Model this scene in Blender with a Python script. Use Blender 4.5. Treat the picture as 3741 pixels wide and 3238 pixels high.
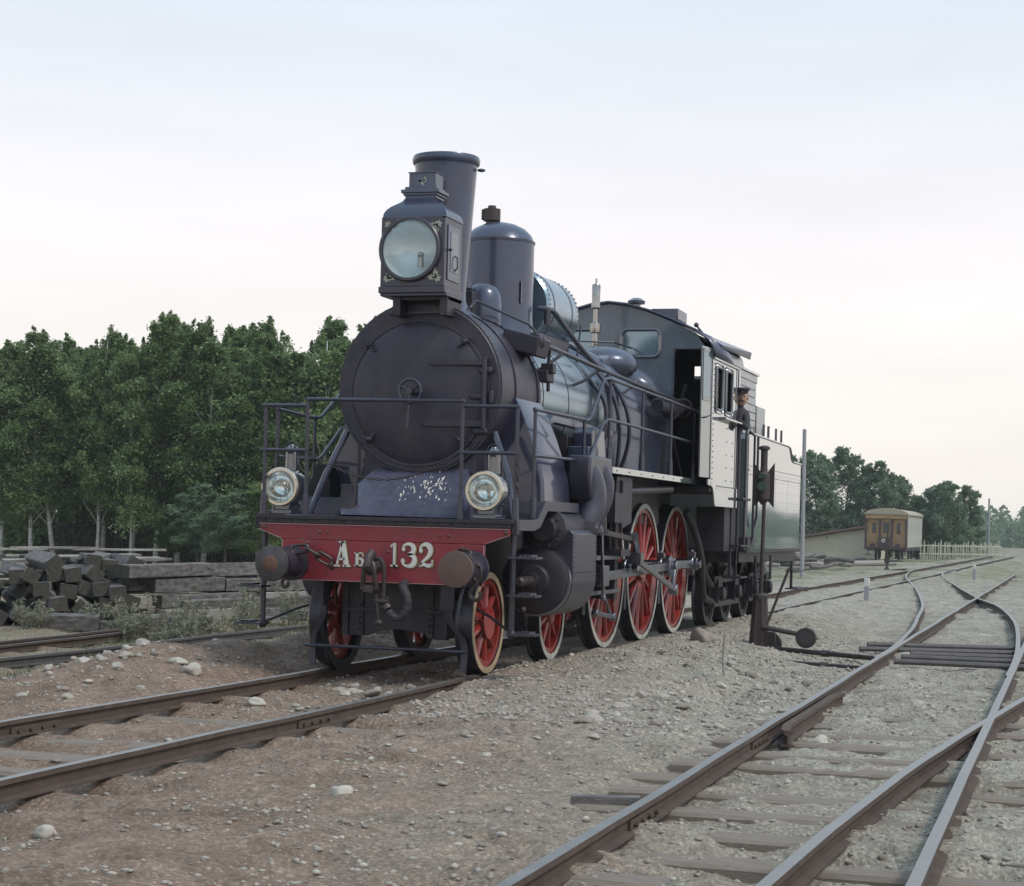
import bpy, math, random
import numpy as np
from mathutils import Vector, Matrix, noise
random.seed(7); RNG = np.random.default_rng(7)
for o in list(bpy.data.objects): bpy.data.objects.remove(o)
SC = bpy.context.scene
COL = SC.collection
R = math.radians
# ---------------------------------------------------------------- camera
cam_d = bpy.data.cameras.new('camera'); cam = bpy.data.objects.new('camera', cam_d); COL.objects.link(cam)
YAW, ROLL = 0.3046, 0.0259
_r = Vector((math.cos(YAW), math.sin(YAW), 0)); _u = Vector((0, 0, 1)); _f = Vector((-math.sin(YAW), math.cos(YAW), 0))
_r2 = _r*math.cos(ROLL) + _u*math.sin(ROLL); _u2 = _u*math.cos(ROLL) - _r*math.sin(ROLL)
m = Matrix((_r2, _u2, -_f)).transposed().to_4x4(); m.translation = Vector((6.6201, -16.7802, 1.5063))
cam.matrix_world = m; CAM_P = m.translation.copy()
cam_d.sensor_fit = 'HORIZONTAL'; cam_d.sensor_width = 36; cam_d.lens = 36*6771.6/3741
cam_d.shift_x = -0.00254; cam_d.shift_y = 0.0789; cam_d.clip_start = 0.1; cam_d.clip_end = 4000
SC.camera = cam
# ---------------------------------------------------------------- sky and sun
SUN_EL, SUN_AZ = 50.0, 104.0        # azimuth clockwise from +Y
w = bpy.data.worlds.new('World'); SC.world = w; w.use_nodes = True
nt = w.node_tree; N = nt.nodes; L = nt.links; N.clear()
wo = N.new('ShaderNodeOutputWorld'); bg = N.new('ShaderNodeBackground'); L.new(bg.outputs[0], wo.inputs[0])
bg.inputs[1].default_value = 0.1
sky = N.new('ShaderNodeTexSky'); sky.sky_type = 'NISHITA'; sky.sun_disc = False
sky.sun_elevation = R(SUN_EL); sky.sun_rotation = R(SUN_AZ); sky.dust_density = 4.0; sky.air_density = 1.0; sky.ozone_density = 1.0
tc = N.new('ShaderNodeTexCoord'); sep = N.new('ShaderNodeSeparateXYZ'); L.new(tc.outputs['Generated'], sep.inputs[0])
ramp = N.new('ShaderNodeValToRGB'); L.new(sep.outputs[2], ramp.inputs[0])
cr = ramp.color_ramp; cr.elements[0].position = 0.0; cr.elements[0].color = (0.93, 0.87, 0.79, 1)
cr.elements[1].position = 0.42; cr.elements[1].color = (0.50, 0.67, 0.82, 1)
e = cr.elements.new(0.16); e.color = (0.84, 0.81, 0.82, 1)
mp = N.new('ShaderNodeMapping'); mp.inputs['Scale'].default_value = (1.1, 1.1, 6.5); L.new(tc.outputs['Generated'], mp.inputs[0])
cn = N.new('ShaderNodeTexNoise'); cn.inputs['Scale'].default_value = 2.2; cn.inputs['Detail'].default_value = 6; cn.inputs['Roughness'].default_value = 0.55
L.new(mp.outputs[0], cn.inputs['Vector'])
cm = N.new('ShaderNodeMapRange'); cm.inputs[1].default_value = 0.3; cm.inputs[2].default_value = 0.7; cm.inputs[3].default_value = 8.9; cm.inputs[4].default_value = 10.0
L.new(cn.outputs[0], cm.inputs[0])
vm = N.new('ShaderNodeVectorMath'); vm.operation = 'SCALE'; L.new(ramp.outputs[0], vm.inputs[0]); L.new(cm.outputs[0], vm.inputs['Scale'])
mx = N.new('ShaderNodeMix'); mx.data_type = 'RGBA'; mx.inputs[0].default_value = 0.86
L.new(sky.outputs[0], mx.inputs[6]); L.new(vm.outputs[0], mx.inputs[7]); L.new(mx.outputs[2], bg.inputs[0])
sl = bpy.data.lights.new('sun', 'SUN'); sun = bpy.data.objects.new('sun', sl); COL.objects.link(sun)
sl.energy = 1.4; sl.angle = R(12); sl.color = (1.0, 0.95, 0.88)
_d = Vector((math.sin(R(SUN_AZ))*math.cos(R(SUN_EL)), math.cos(R(SUN_AZ))*math.cos(R(SUN_EL)), math.sin(R(SUN_EL))))
sun.rotation_euler = _d.to_track_quat('Z', 'Y').to_euler(); sun.location = _d*60
SC.view_settings.view_transform = 'Standard'; SC.view_settings.look = 'None'; SC.view_settings.gamma = 1
SC.view_settings.exposure = 0.46; SC.view_settings.use_curve_mapping = False
SC.render.engine = 'CYCLES'
# ---------------------------------------------------------------- materials
MT = {}
def mat(name, col, rough=0.5, metal=0.0, var=0.15, scale=8.0, bump=0.0, bscale=60.0, coat=0.0, col2=None, spec=0.5, stretch=None, rvar=0.1, ior=None, grime=0.0, gscale=2.2):
    m = bpy.data.materials.new(name); m.use_nodes = True; t = m.node_tree; n = t.nodes; l = t.links
    b = n['Principled BSDF']; b.inputs['Metallic'].default_value = metal
    b.inputs['Specular IOR Level'].default_value = spec
    if ior: b.inputs['IOR'].default_value = ior
    if coat: b.inputs['Coat Weight'].default_value = coat; b.inputs['Coat Roughness'].default_value = 0.04; b.inputs['Coat IOR'].default_value = 1.7
    g = n.new('ShaderNodeNewGeometry'); v = g.outputs['Position']
    if stretch:
        mpn = n.new('ShaderNodeMapping'); mpn.inputs['Scale'].default_value = stretch; l.new(v, mpn.inputs[0]); v = mpn.outputs[0]
    nz = n.new('ShaderNodeTexNoise'); nz.inputs['Scale'].default_value = scale; nz.inputs['Detail'].default_value = 7; nz.inputs['Roughness'].default_value = 0.65
    l.new(v, nz.inputs['Vector'])
    rp = n.new('ShaderNodeValToRGB'); rp.color_ramp.elements[0].position = 0.3; rp.color_ramp.elements[1].position = 0.72
    c2 = col2 or tuple(c*(1+var) for c in col); c1 = tuple(c*(1-var) for c in col) if not col2 else col
    rp.color_ramp.elements[0].color = (*c1, 1); rp.color_ramp.elements[1].color = (*c2, 1)
    l.new(nz.outputs[0], rp.inputs[0]); l.new(rp.outputs[0], b.inputs['Base Color'])
    if grime:
        gm = n.new('ShaderNodeMapping'); gm.inputs['Scale'].default_value = (gscale*1.6, gscale*1.6, gscale*0.6); l.new(g.outputs['Position'], gm.inputs[0])
        gn = n.new('ShaderNodeTexNoise'); gn.inputs['Scale'].default_value = 1.0; gn.inputs['Detail'].default_value = 9; gn.inputs['Roughness'].default_value = 0.72; l.new(gm.outputs[0], gn.inputs['Vector'])
        gr = n.new('ShaderNodeValToRGB'); gr.color_ramp.elements[0].position = 0.42; gr.color_ramp.elements[1].position = 0.66; gr.color_ramp.elements[0].color = (0, 0, 0, 1); gr.color_ramp.elements[1].color = (grime, grime, grime, 1); l.new(gn.outputs[0], gr.inputs[0])
        mg = n.new('ShaderNodeMix'); mg.data_type = 'RGBA'; l.new(gr.outputs[0], mg.inputs[0]); l.new(rp.outputs[0], mg.inputs[6]); mg.inputs[7].default_value = (0.075, 0.062, 0.055, 1); l.new(mg.outputs[2], b.inputs['Base Color'])
    mr = n.new('ShaderNodeMapRange'); mr.inputs[3].default_value = max(0.02, rough-rvar); mr.inputs[4].default_value = min(1, rough+rvar)
    l.new(nz.outputs[0], mr.inputs[0]); l.new(mr.outputs[0], b.inputs['Roughness'])
    if bump:
        n2 = n.new('ShaderNodeTexNoise'); n2.inputs['Scale'].default_value = bscale; n2.inputs['Detail'].default_value = 5; l.new(v, n2.inputs['Vector'])
        bp = n.new('ShaderNodeBump'); bp.inputs['Strength'].default_value = bump; bp.inputs['Distance'].default_value = 0.01
        l.new(n2.outputs[0], bp.inputs['Height']); l.new(bp.outputs[0], b.inputs['Normal'])
    MT[name] = m; return m
mat('smokebox_black', (0.017, 0.014, 0.028), 0.44, var=0.35, scale=5, bump=0.15, bscale=90, col2=(0.032, 0.026, 0.048), grime=0.36, gscale=3.0)
mat('frame_black', (0.010, 0.008, 0.016), 0.50, var=0.4, scale=7, col2=(0.022, 0.018, 0.028), bump=0.1, grime=0.30, gscale=3.5)
mat('gloss_black', (0.035, 0.038, 0.055), 0.16, metal=0.0, coat=1.0, var=0.2, scale=3, rvar=0.05, spec=0.8)
mat('panel_gloss', (0.115, 0.136, 0.140), 0.06, coat=0.95, var=0.12, scale=2.5, rvar=0.03, spec=0.7, grime=0.3, bump=0.05, bscale=1.6)
mat('skirt_paint', (0.030, 0.030, 0.060), 0.30, coat=0.5, var=0.25, scale=4)
mat('cab_front', (0.095, 0.120, 0.148), 0.30, metal=0.1, coat=0.4, var=0.12, scale=3, grime=0.35)
mat('boiler_iron', (0.24, 0.315, 0.37), 0.22, metal=0.9, var=0.16, scale=4, stretch=(1, 3, 1), rvar=0.07)
mat('dome_paint', (0.050, 0.064, 0.112), 0.32, metal=0.25, coat=0.3, var=0.18, scale=3, grime=0.55, gscale=2.6, bump=0.10, bscale=3.0)
mat('slope_sky_tone', (0.088, 0.088, 0.132), 0.36, metal=0.2, var=0.3, scale=14, bump=0.1)  # base colour lightened to stand in for sky reflected off the slope
mat('rail_pipe', (0.026, 0.024, 0.042), 0.34, var=0.2, spec=0.7)
mat('buffer_red', (0.21, 0.014, 0.028), 0.38, var=0.12, scale=6, col2=(0.27, 0.022, 0.036), bump=0.04, grime=0.38, gscale=3.0)
mat('wheel_red', (0.22, 0.014, 0.012), 0.30, var=0.2, scale=5, col2=(0.33, 0.024, 0.016), coat=0.3, grime=0.6, gscale=4.5)
mat('tyre_white', (0.40, 0.39, 0.35), 0.55, var=0.25, scale=9, bump=0.05, grime=0.6, gscale=5)
mat('tyre_tan', (0.34, 0.25, 0.16), 0.6, var=0.25, scale=9)
mat('tyre_dark', (0.045, 0.045, 0.055), 0.35, metal=0.6, var=0.3)
mat('bright_steel', (0.22, 0.22, 0.25), 0.30, metal=1.0, var=0.15, scale=4)
mat('brass', (0.36, 0.34, 0.31), 0.22, metal=1.0, var=0.2, scale=12)
mat('iron_dark', (0.040, 0.035, 0.042), 0.5, metal=0.5, var=0.35, scale=20, col2=(0.085, 0.062, 0.055))
mat('buffer_iron', (0.10, 0.092, 0.095), 0.5, metal=0.55, var=0.3, scale=10, col2=(0.055, 0.048, 0.055))
mat('buffer_rusty', (0.085, 0.075, 0.075), 0.6, metal=0.3, scale=7, col2=(0.15, 0.082, 0.058), bump=0.1)
mat('rust', (0.15, 0.07, 0.045), 0.75, var=0.4, scale=26, col2=(0.085, 0.045, 0.038))
mat('letter_white', (0.64, 0.63, 0.58), 0.5, var=0.08, grime=0.25, gscale=9)
mat('letter_gold', (0.30, 0.20, 0.055), 0.5, var=0.1)
mat('letter_shade', (0.035, 0.014, 0.016), 0.5, var=0.1)
mat('lining_pale', (0.40, 0.33, 0.30), 0.5, var=0.1)
mat('interior_dark', (0.012, 0.010, 0.014), 0.7)
mat('headlamp_silver', (0.80, 0.84, 0.84), 0.5, metal=0.6, var=0.1, scale=6)
mat('reflector', (0.86, 0.88, 0.88), 0.16, metal=1.0, var=0.12, rvar=0.05, scale=5)
mat('lamp_rim', (0.62, 0.57, 0.48), 0.22, metal=0.9, var=0.12)
mat('ornament', (0.42, 0.42, 0.34), 0.5, var=0.3, scale=60)
mat('hose_rubber', (0.032, 0.030, 0.036), 0.7, var=0.3, bump=0.3, bscale=40)
mat('rail_steel', (0.31, 0.29, 0.275), 0.48, metal=0.8, var=0.12, scale=3)
mat('rail_rust', (0.045, 0.030, 0.023), 0.85, var=0.3, scale=7, col2=(0.095, 0.066, 0.050), bump=0.2)
mat('rail_grey', (0.10, 0.09, 0.09), 0.6, metal=0.2, var=0.25, scale=12)
mat('sleeper_wood', (0.15, 0.118, 0.096), 0.85, var=0.3, scale=9, stretch=(1, 6, 6), col2=(0.24, 0.20, 0.165), bump=0.5, bscale=30)
mat('timber_old', (0.026, 0.024, 0.025), 0.85, scale=2.6, stretch=(1.6, 2.2, 7), col2=(0.23, 0.21, 0.195), bump=0.5, bscale=24)
mat('timber_end', (0.028, 0.026, 0.022), 0.9, scale=9, col2=(0.085, 0.075, 0.060), bump=0.5, bscale=40)
mat('timber_pale', (0.16, 0.145, 0.13), 0.85, scale=5, stretch=(1, 4, 8), col2=(0.40, 0.37, 0.33), bump=0.4, bscale=24)
mat('stone', (0.25, 0.22, 0.19), 0.85, scale=9, col2=(0.40, 0.365, 0.325), bump=0.5, bscale=30)
mat('stone_pale', (0.34, 0.31, 0.265), 0.85, scale=9, col2=(0.49, 0.455, 0.40), bump=0.5, bscale=30)
mat('stone_dark', (0.17, 0.14, 0.118), 0.85, scale=9, col2=(0.29, 0.25, 0.215), bump=0.5, bscale=30)
mat('bark_birch', (0.24, 0.23, 0.22), 0.8, scale=3, stretch=(1, 1, 5), col2=(0.74, 0.72, 0.69), bump=0.2)
mat('bark_dark', (0.06, 0.05, 0.04), 0.9, scale=6, col2=(0.14, 0.12, 0.10))
mat('shed_wall', (0.50, 0.47, 0.37), 0.8, var=0.12, scale=3)
mat('roof_brown', (0.14, 0.09, 0.075), 0.8, var=0.2)
mat('carriage_wood', (0.50, 0.33, 0.15), 0.6, var=0.3, scale=5, stretch=(4, 4, 0.6), col2=(0.30, 0.18, 0.10), grime=0.4)
mat('carriage_side', (0.42, 0.40, 0.33), 0.5, var=0.12, scale=2)
mat('carriage_roof', (0.33, 0.29, 0.22), 0.6, var=0.1)
mat('carriage_trim', (0.060, 0.035, 0.040), 0.6)
mat('glass_dark', (0.02, 0.025, 0.03), 0.06, spec=0.8, var=0.1)
mat('skin', (0.42, 0.26, 0.20), 0.6, var=0.08)
mat('uniform', (0.035, 0.035, 0.042), 0.8, var=0.2)
mat('pole_wood', (0.22, 0.22, 0.23), 0.8, scale=4, stretch=(6, 6, 1), col2=(0.34, 0.34, 0.36))
mat('hair', (0.05, 0.03, 0.02), 0.8)
mat('signal_green', (0.03, 0.07, 0.05), 0.4)
mat('fence_pale', (0.46, 0.45, 0.36), 0.8, var=0.2)
mat('fence_dark', (0.035, 0.032, 0.028), 0.85, var=0.3)
mat('paint_white', (0.55, 0.55, 0.52), 0.6, var=0.1)
def glass():
    m = bpy.data.materials.new('lamp_glass'); m.use_nodes = True; t = m.node_tree; n = t.nodes; l = t.links; n.clear()
    out = n.new('ShaderNodeOutputMaterial'); tr = n.new('ShaderNodeBsdfTransparent'); tr.inputs[0].default_value = (0.86, 0.92, 0.93, 1); gl = n.new('ShaderNodeBsdfGlossy'); gl.inputs['Roughness'].default_value = 0.03
    lw = n.new('ShaderNodeLayerWeight'); lw.inputs[0].default_value = 0.25; fr = n.new('ShaderNodeMath'); fr.operation = 'MULTIPLY_ADD'; fr.inputs[1].default_value = 0.5; fr.inputs[2].default_value = 0.08; l.new(lw.outputs['Facing'], fr.inputs[0]); mx = n.new('ShaderNodeMixShader'); l.new(fr.outputs[0], mx.inputs[0]); l.new(tr.outputs[0], mx.inputs[1]); l.new(gl.outputs[0], mx.inputs[2]); l.new(mx.outputs[0], out.inputs[0])
    MT['lamp_glass'] = m
glass()
def pane_mat():
    m = bpy.data.materials.new('window_pane'); m.use_nodes = True; b = m.node_tree.nodes['Principled BSDF']
    b.inputs['Base Color'].default_value = (0.22, 0.29, 0.33, 1); b.inputs['Metallic'].default_value = 0.75; b.inputs['Roughness'].default_value = 0.10
    MT['window_pane'] = m
pane_mat()
def leaf_mat(name, c1, c2):
    m = bpy.data.materials.new(name); m.use_nodes = True; t = m.node_tree; n = t.nodes; l = t.links; n.clear()
    out = n.new('ShaderNodeOutputMaterial'); g = n.new('ShaderNodeNewGeometry'); oi = n.new('ShaderNodeObjectInfo')
    nz = n.new('ShaderNodeTexNoise'); nz.inputs['Scale'].default_value = 0.7; nz.inputs['Detail'].default_value = 3; l.new(g.outputs['Position'], nz.inputs['Vector'])
    ad = n.new('ShaderNodeMath'); ad.operation = 'MULTIPLY_ADD'; ad.inputs[1].default_value = 0.45; l.new(g.outputs['Random Per Island'], ad.inputs[0]); l.new(nz.outputs[0], ad.inputs[2])
    a2 = n.new('ShaderNodeMath'); a2.operation = 'MULTIPLY_ADD'; a2.inputs[1].default_value = 0.25; l.new(oi.outputs['Random'], a2.inputs[0]); l.new(ad.outputs[0], a2.inputs[2])
    rp = n.new('ShaderNodeValToRGB'); rp.color_ramp.elements[0].position = 0.5; rp.color_ramp.elements[1].position = 1.0
    rp.color_ramp.elements[0].color = (*c1, 1); rp.color_ramp.elements[1].color = (*c2, 1); l.new(a2.outputs[0], rp.inputs[0])
    d = n.new('ShaderNodeBsdfPrincipled'); d.inputs['Roughness'].default_value = 0.55; d.inputs['Specular IOR Level'].default_value = 0.3; l.new(rp.outputs[0], d.inputs['Base Color'])
    tr = n.new('ShaderNodeBsdfTranslucent'); l.new(rp.outputs[0], tr.inputs[0])
    mx = n.new('ShaderNodeMixShader'); mx.inputs[0].default_value = 0.42; l.new(d.outputs[0], mx.inputs[1]); l.new(tr.outputs[0], mx.inputs[2]); l.new(mx.outputs[0], out.inputs[0])
    MT[name] = m
leaf_mat('leaf_birch', (0.085, 0.145, 0.050), (0.215, 0.290, 0.125))
leaf_mat('leaf_far', (0.115, 0.185, 0.115), (0.215, 0.290, 0.185))  # haze over the far trees painted in as lighter leaves; pale shrubs share it
leaf_mat('leaf_weed', (0.15, 0.160, 0.105), (0.29, 0.285, 0.205))
leaf_mat('leaf_grass', (0.075, 0.105, 0.050), (0.16, 0.18, 0.10))
def ground_mat():
    m = bpy.data.materials.new('ground_dirt'); m.use_nodes = True; t = m.node_tree; n = t.nodes; l = t.links
    b = n['Principled BSDF']; b.inputs['Roughness'].default_value = 0.95; b.inputs['Specular IOR Level'].default_value = 0.2
    g = n.new('ShaderNodeNewGeometry'); P = g.outputs['Position']
    def nz(s, d=6, r=0.6):
        k = n.new('ShaderNodeTexNoise'); k.inputs['Scale'].default_value = s; k.inputs['Detail'].default_value = d; k.inputs['Roughness'].default_value = r; l.new(P, k.inputs['Vector']); return k.outputs[0]
    def ramp(src, p0, c0, p1, c1):
        k = n.new('ShaderNodeValToRGB'); e = k.color_ramp.elements; e[0].position = p0; e[0].color = (*c0, 1); e[1].position = p1; e[1].color = (*c1, 1); l.new(src, k.inputs[0]); return k.outputs[0]
    def mix(f, a, bb, bt='MIX'):
        k = n.new('ShaderNodeMix'); k.data_type = 'RGBA'; k.blend_type = bt
        if isinstance(f, float): k.inputs[0].default_value = f
        else: l.new(f, k.inputs[0])
        l.new(a, k.inputs[6]); l.new(bb, k.inputs[7]); return k.outputs[2]
    sx = n.new('ShaderNodeSeparateXYZ'); l.new(P, sx.inputs[0])
    def rng(src, a, bb):
        k = n.new('ShaderNodeMapRange'); k.interpolation_type = 'SMOOTHSTEP'; k.inputs[1].default_value = a; k.inputs[2].default_value = bb; l.new(src, k.inputs[0]); return k.outputs[0]
    brown = ramp(nz(2.0), 0.3, (0.205, 0.148, 0.114), 0.75, (0.345, 0.262, 0.210))
    grey = ramp(nz(2.6), 0.3, (0.300, 0.278, 0.236), 0.75, (0.455, 0.428, 0.372))
    ymix = n.new('ShaderNodeMath'); ymix.operation = 'MULTIPLY_ADD'; l.new(nz(0.35, 4), ymix.inputs[0]); ymix.inputs[1].default_value = 4.0
    l.new(sx.outputs[0], ymix.inputs[2])
    yy = n.new('ShaderNodeMath'); yy.operation = 'MULTIPLY_ADD'; l.new(sx.outputs[1], yy.inputs[0]); yy.inputs[1].default_value = 0.35; l.new(ymix.outputs[0], yy.inputs[2])
    c = mix(rng(yy.outputs[0], 1.0, 6.5), brown, grey)
    grassy = ramp(nz(1.2), 0.35, (0.155, 0.165, 0.090), 0.7, (0.32, 0.31, 0.22))
    far = n.new('ShaderNodeMath'); far.operation = 'MULTIPLY'; l.new(rng(sx.outputs[1], 28, 60), far.inputs[0]); l.new(ramp(nz(0.22, 5), 0.40, (0, 0, 0), 0.62, (1, 1, 1)), far.inputs[1])
    c = mix(far.outputs[0], c, grassy)
    lf = n.new('ShaderNodeMath'); lf.operation = 'MULTIPLY'; l.new(rng(sx.outputs[0], -3.0, -5.5), lf.inputs[0]); l.new(ramp(nz(0.8, 5), 0.40, (0, 0, 0), 0.6, (1, 1, 1)), lf.inputs[1])
    c = mix(lf.outputs[0], c, grassy)
    speck = ramp(nz(38, 3, 0.7), 0.50, (0.74, 0.73, 0.72), 0.68, (1.5, 1.48, 1.45)); c = mix(0.75, c, speck, 'MULTIPLY')
    cind = ramp(nz(1.1, 8, 0.75), 0.55, (1, 1, 1), 0.72, (0.52, 0.48, 0.45)); c = mix(0.8, c, cind, 'MULTIPLY'); fine = ramp(nz(11, 6, 0.75), 0.38, (0.68, 0.66, 0.64), 0.62, (1.18, 1.17, 1.15)); c = mix(0.8, c, fine, 'MULTIPLY')
    l.new(c, b.inputs['Base Color'])
    bp = n.new('ShaderNodeBump'); bp.inputs['Strength'].default_value = 0.9; bp.inputs['Distance'].default_value = 0.03
    vz = n.new('ShaderNodeTexVoronoi'); vz.inputs['Scale'].default_value = 30; l.new(P, vz.inputs['Vector'])
    ad = n.new('ShaderNodeMath'); ad.operation = 'MULTIPLY_ADD'; ad.inputs[1].default_value = -0.6; l.new(vz.outputs['Distance'], ad.inputs[0]); l.new(nz(16, 8, 0.7), ad.inputs[2])
    l.new(ad.outputs[0], bp.inputs['Height']); l.new(bp.outputs[0], b.inputs['Normal'])
    MT['ground_dirt'] = m
ground_mat()
# ---------------------------------------------------------------- mesh helpers
V3 = Vector
class MB:
    def __init__(s): s.v = []; s.f = []
    def add(s, v, f):
        n = len(s.v); s.v += [tuple(p) for p in v]; s.f += [[i+n for i in q] for q in f]; return s
    def bx(s, x0, x1, y0, y1, z0, z1):
        return s.add([(x0,y0,z0),(x1,y0,z0),(x1,y1,z0),(x0,y1,z0),(x0,y0,z1),(x1,y0,z1),(x1,y1,z1),(x0,y1,z1)],
                     [[0,3,2,1],[4,5,6,7],[0,1,5,4],[1,2,6,5],[2,3,7,6],[3,0,4,7]])
    def ob(s, c, ax, ay, az):
        c, ax, ay, az = V3(c), V3(ax), V3(ay), V3(az)
        v = [c+ax*a+ay*b+az*d for d in (-1, 1) for a, b in ((-1,-1),(1,-1),(1,1),(-1,1))]
        return s.add(v, [[0,3,2,1],[4,5,6,7],[0,1,5,4],[1,2,6,5],[2,3,7,6],[3,0,4,7]])
    def bar(s, p0, p1, w, h, up=(0, 0, 1)):
        p0, p1 = V3(p0), V3(p1); d = (p1-p0); a = d.normalized(); u = V3(up); sd = a.cross(u).normalized(); u = sd.cross(a)
        return s.ob((p0+p1)/2, d/2, sd*w/2, u*h/2)
    @staticmethod
    def frame(d):
        d = V3(d).normalized(); a = V3((0, 0, 1)) if abs(d.z) < 0.9 else V3((1, 0, 0)); x = d.cross(a).normalized(); return x, d.cross(x).normalized(), d
    def lathe(s, o, d, prof, n=24, caps=True, a0=0.0, a1=None):
        x, y, z = s.frame(d); o = V3(o); full = a1 is None; a1 = 2*math.pi if full else a1
        m = n if full else n+1; vs = []
        for t, r in prof:
            for i in range(m):
                a = a0+(a1-a0)*i/n; vs.append(o+z*t+(x*math.cos(a)+y*math.sin(a))*r)
        fs = []
        for k in range(len(prof)-1):
            for i in range(n):
                j = (i+1) % m if full else i+1
                fs.append([k*m+i, k*m+j, (k+1)*m+j, (k+1)*m+i])
        if caps and full:
            if prof[0][1] > 1e-5: fs.append(list(range(m))[::-1])
            if prof[-1][1] > 1e-5: fs.append([(len(prof)-1)*m+i for i in range(m)])
        return s.add(vs, fs)
    def cyl(s, p0, p1, r0, r1=None, n=14):
        p0, p1 = V3(p0), V3(p1); d = p1-p0; return s.lathe(p0, d, [(0, r0), (d.length, r0 if r1 is None else r1)], n)
    def ring(s, o, d, ri, ro, t0, t1, n=40):
        return s.lathe(o, d, [(t0, ri), (t0, ro), (t1, ro), (t1, ri), (t0, ri)], n, caps=False)
    def torus(s, o, d, RR, r, n=24, m=8):
        return s.lathe(o, d, [(r*math.sin(2*math.pi*k/m), RR+r*math.cos(2*math.pi*k/m)) for k in range(m+1)], n, caps=False)
    def ball(s, c, r, n=12, m=7, sq=1.0, d=(0, 0, 1)):
        return s.lathe(c, d, [(-r*sq*math.cos(math.pi*k/m), max(1e-4, r*math.sin(math.pi*k/m))) for k in range(m+1)], n, caps=False)
    def tube(s, pts, r, n=8, closed=False):
        P = [V3(p) for p in pts]; k = len(P); rs = r if isinstance(r, (list, tuple)) else [r]*k
        up = None; vs = []; fs = []
        for i in range(k):
            a = P[i]-P[i-1] if (i or closed) else P[1]-P[0]; b = P[(i+1) % k]-P[i] if (i < k-1 or closed) else P[i]-P[i-1]
            t = (a.normalized()+b.normalized()); t = t.normalized() if t.length > 1e-6 else b.normalized()
            if up is None: up = s.frame(t)[0]
            up = (up-t*up.dot(t)).normalized(); sd = t.cross(up)
            c = max(0.5, t.dot(b.normalized()))
            for j in range(n):
                an = 2*math.pi*j/n; vs.append(P[i]+(up*math.cos(an)+sd*math.sin(an))*(rs[i]/(c if 0 < i < k-1 else 1)**0.5))
        for i in range(k if closed else k-1):
            for j in range(n):
                a = i*n; b = ((i+1) % k)*n; fs.append([a+j, a+(j+1) % n, b+(j+1) % n, b+j])
        if not closed: fs += [list(range(n))[::-1], [(k-1)*n+j for j in range(n)]]
        return s.add(vs, fs)
    def prism(s, poly, ax, a, b):
        i = 'xyz'.index(ax); n = len(poly)
        def pt(p, t): q = list(p); q.insert(i, t); return q
        v = [pt(p, a) for p in poly]+[pt(p, b) for p in poly]
        return s.add(v, [list(range(n))[::-1], list(range(n, 2*n))]+[[k, (k+1) % n, n+(k+1) % n, n+k] for k in range(n)])
    def strip(s, rows, closed=False):
        n = len(rows[0]); v = [p for r in rows for p in r]; f = []
        for k in range(len(rows)-1):
            for i in range(n if closed else n-1): j = (i+1) % n; f.append([k*n+i, k*n+j, (k+1)*n+j, (k+1)*n+i])
        return s.add(v, f)
    def build(s, name, material, parent=None, smooth=True, angle=34, bevel=0.0, loc=None, seg=2, solid=0.0, fix=True):
        me = bpy.data.meshes.new(name); me.from_pydata(s.v, [], s.f); me.validate(); me.update()
        if fix:
            import bmesh
            b = bmesh.new(); b.from_mesh(me); bmesh.ops.recalc_face_normals(b, faces=b.faces); b.to_mesh(me); b.free()
        if smooth:
            me.polygons.foreach_set('use_smooth', [True]*len(me.polygons)); me.set_sharp_from_angle(angle=R(angle))
        return link(name, me, material, parent, loc, bevel, seg, solid)
WM = {}
def link(name, me, material, parent=None, loc=None, bevel=0.0, seg=2, solid=0.0):
    if material and not me.materials: me.materials.append(MT[material] if isinstance(material, str) else material)
    o = bpy.data.objects.new(name, me); COL.objects.link(o)
    if loc is not None: o.location = loc
    if parent is not None:
        o.parent = parent; o.matrix_parent_inverse = WM.get(parent.name, Matrix()).inverted()
    WM[o.name] = Matrix.Translation(V3(loc)) if loc is not None else Matrix()
    if solid: md = o.modifiers.new('thick', 'SOLIDIFY'); md.thickness = solid; md.offset = 0
    if bevel: md = o.modifiers.new('bevel', 'BEVEL'); md.width = bevel; md.segments = seg; md.limit_method = 'ANGLE'; md.angle_limit = R(40); md.harden_normals = False
    return o
def thing(name, label, cat, loc=(0, 0, 0), group=None):
    o = bpy.data.objects.new(name, None); COL.objects.link(o); o.location = loc; o.empty_display_size = 0.2
    WM[o.name] = Matrix.Translation(V3(loc)); return tag(o, label, cat, group)
def tag(o, label=None, cat=None, group=None, kind=None):
    for k, v in (('label', label), ('category', cat), ('group', group), ('kind', kind)):
        if v: o[k] = v
    return o
def arc(cx, cy, r, a0, a1, n=8): return [(cx+r*math.cos(R(a0+(a1-a0)*i/n)), cy+r*math.sin(R(a0+(a1-a0)*i/n))) for i in range(n+1)]
def copy_tree(o, parent=None):
    c = o.copy(); COL.objects.link(c); c.parent = parent
    for ch in list(o.children): copy_tree(ch, c)
    return c
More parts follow.
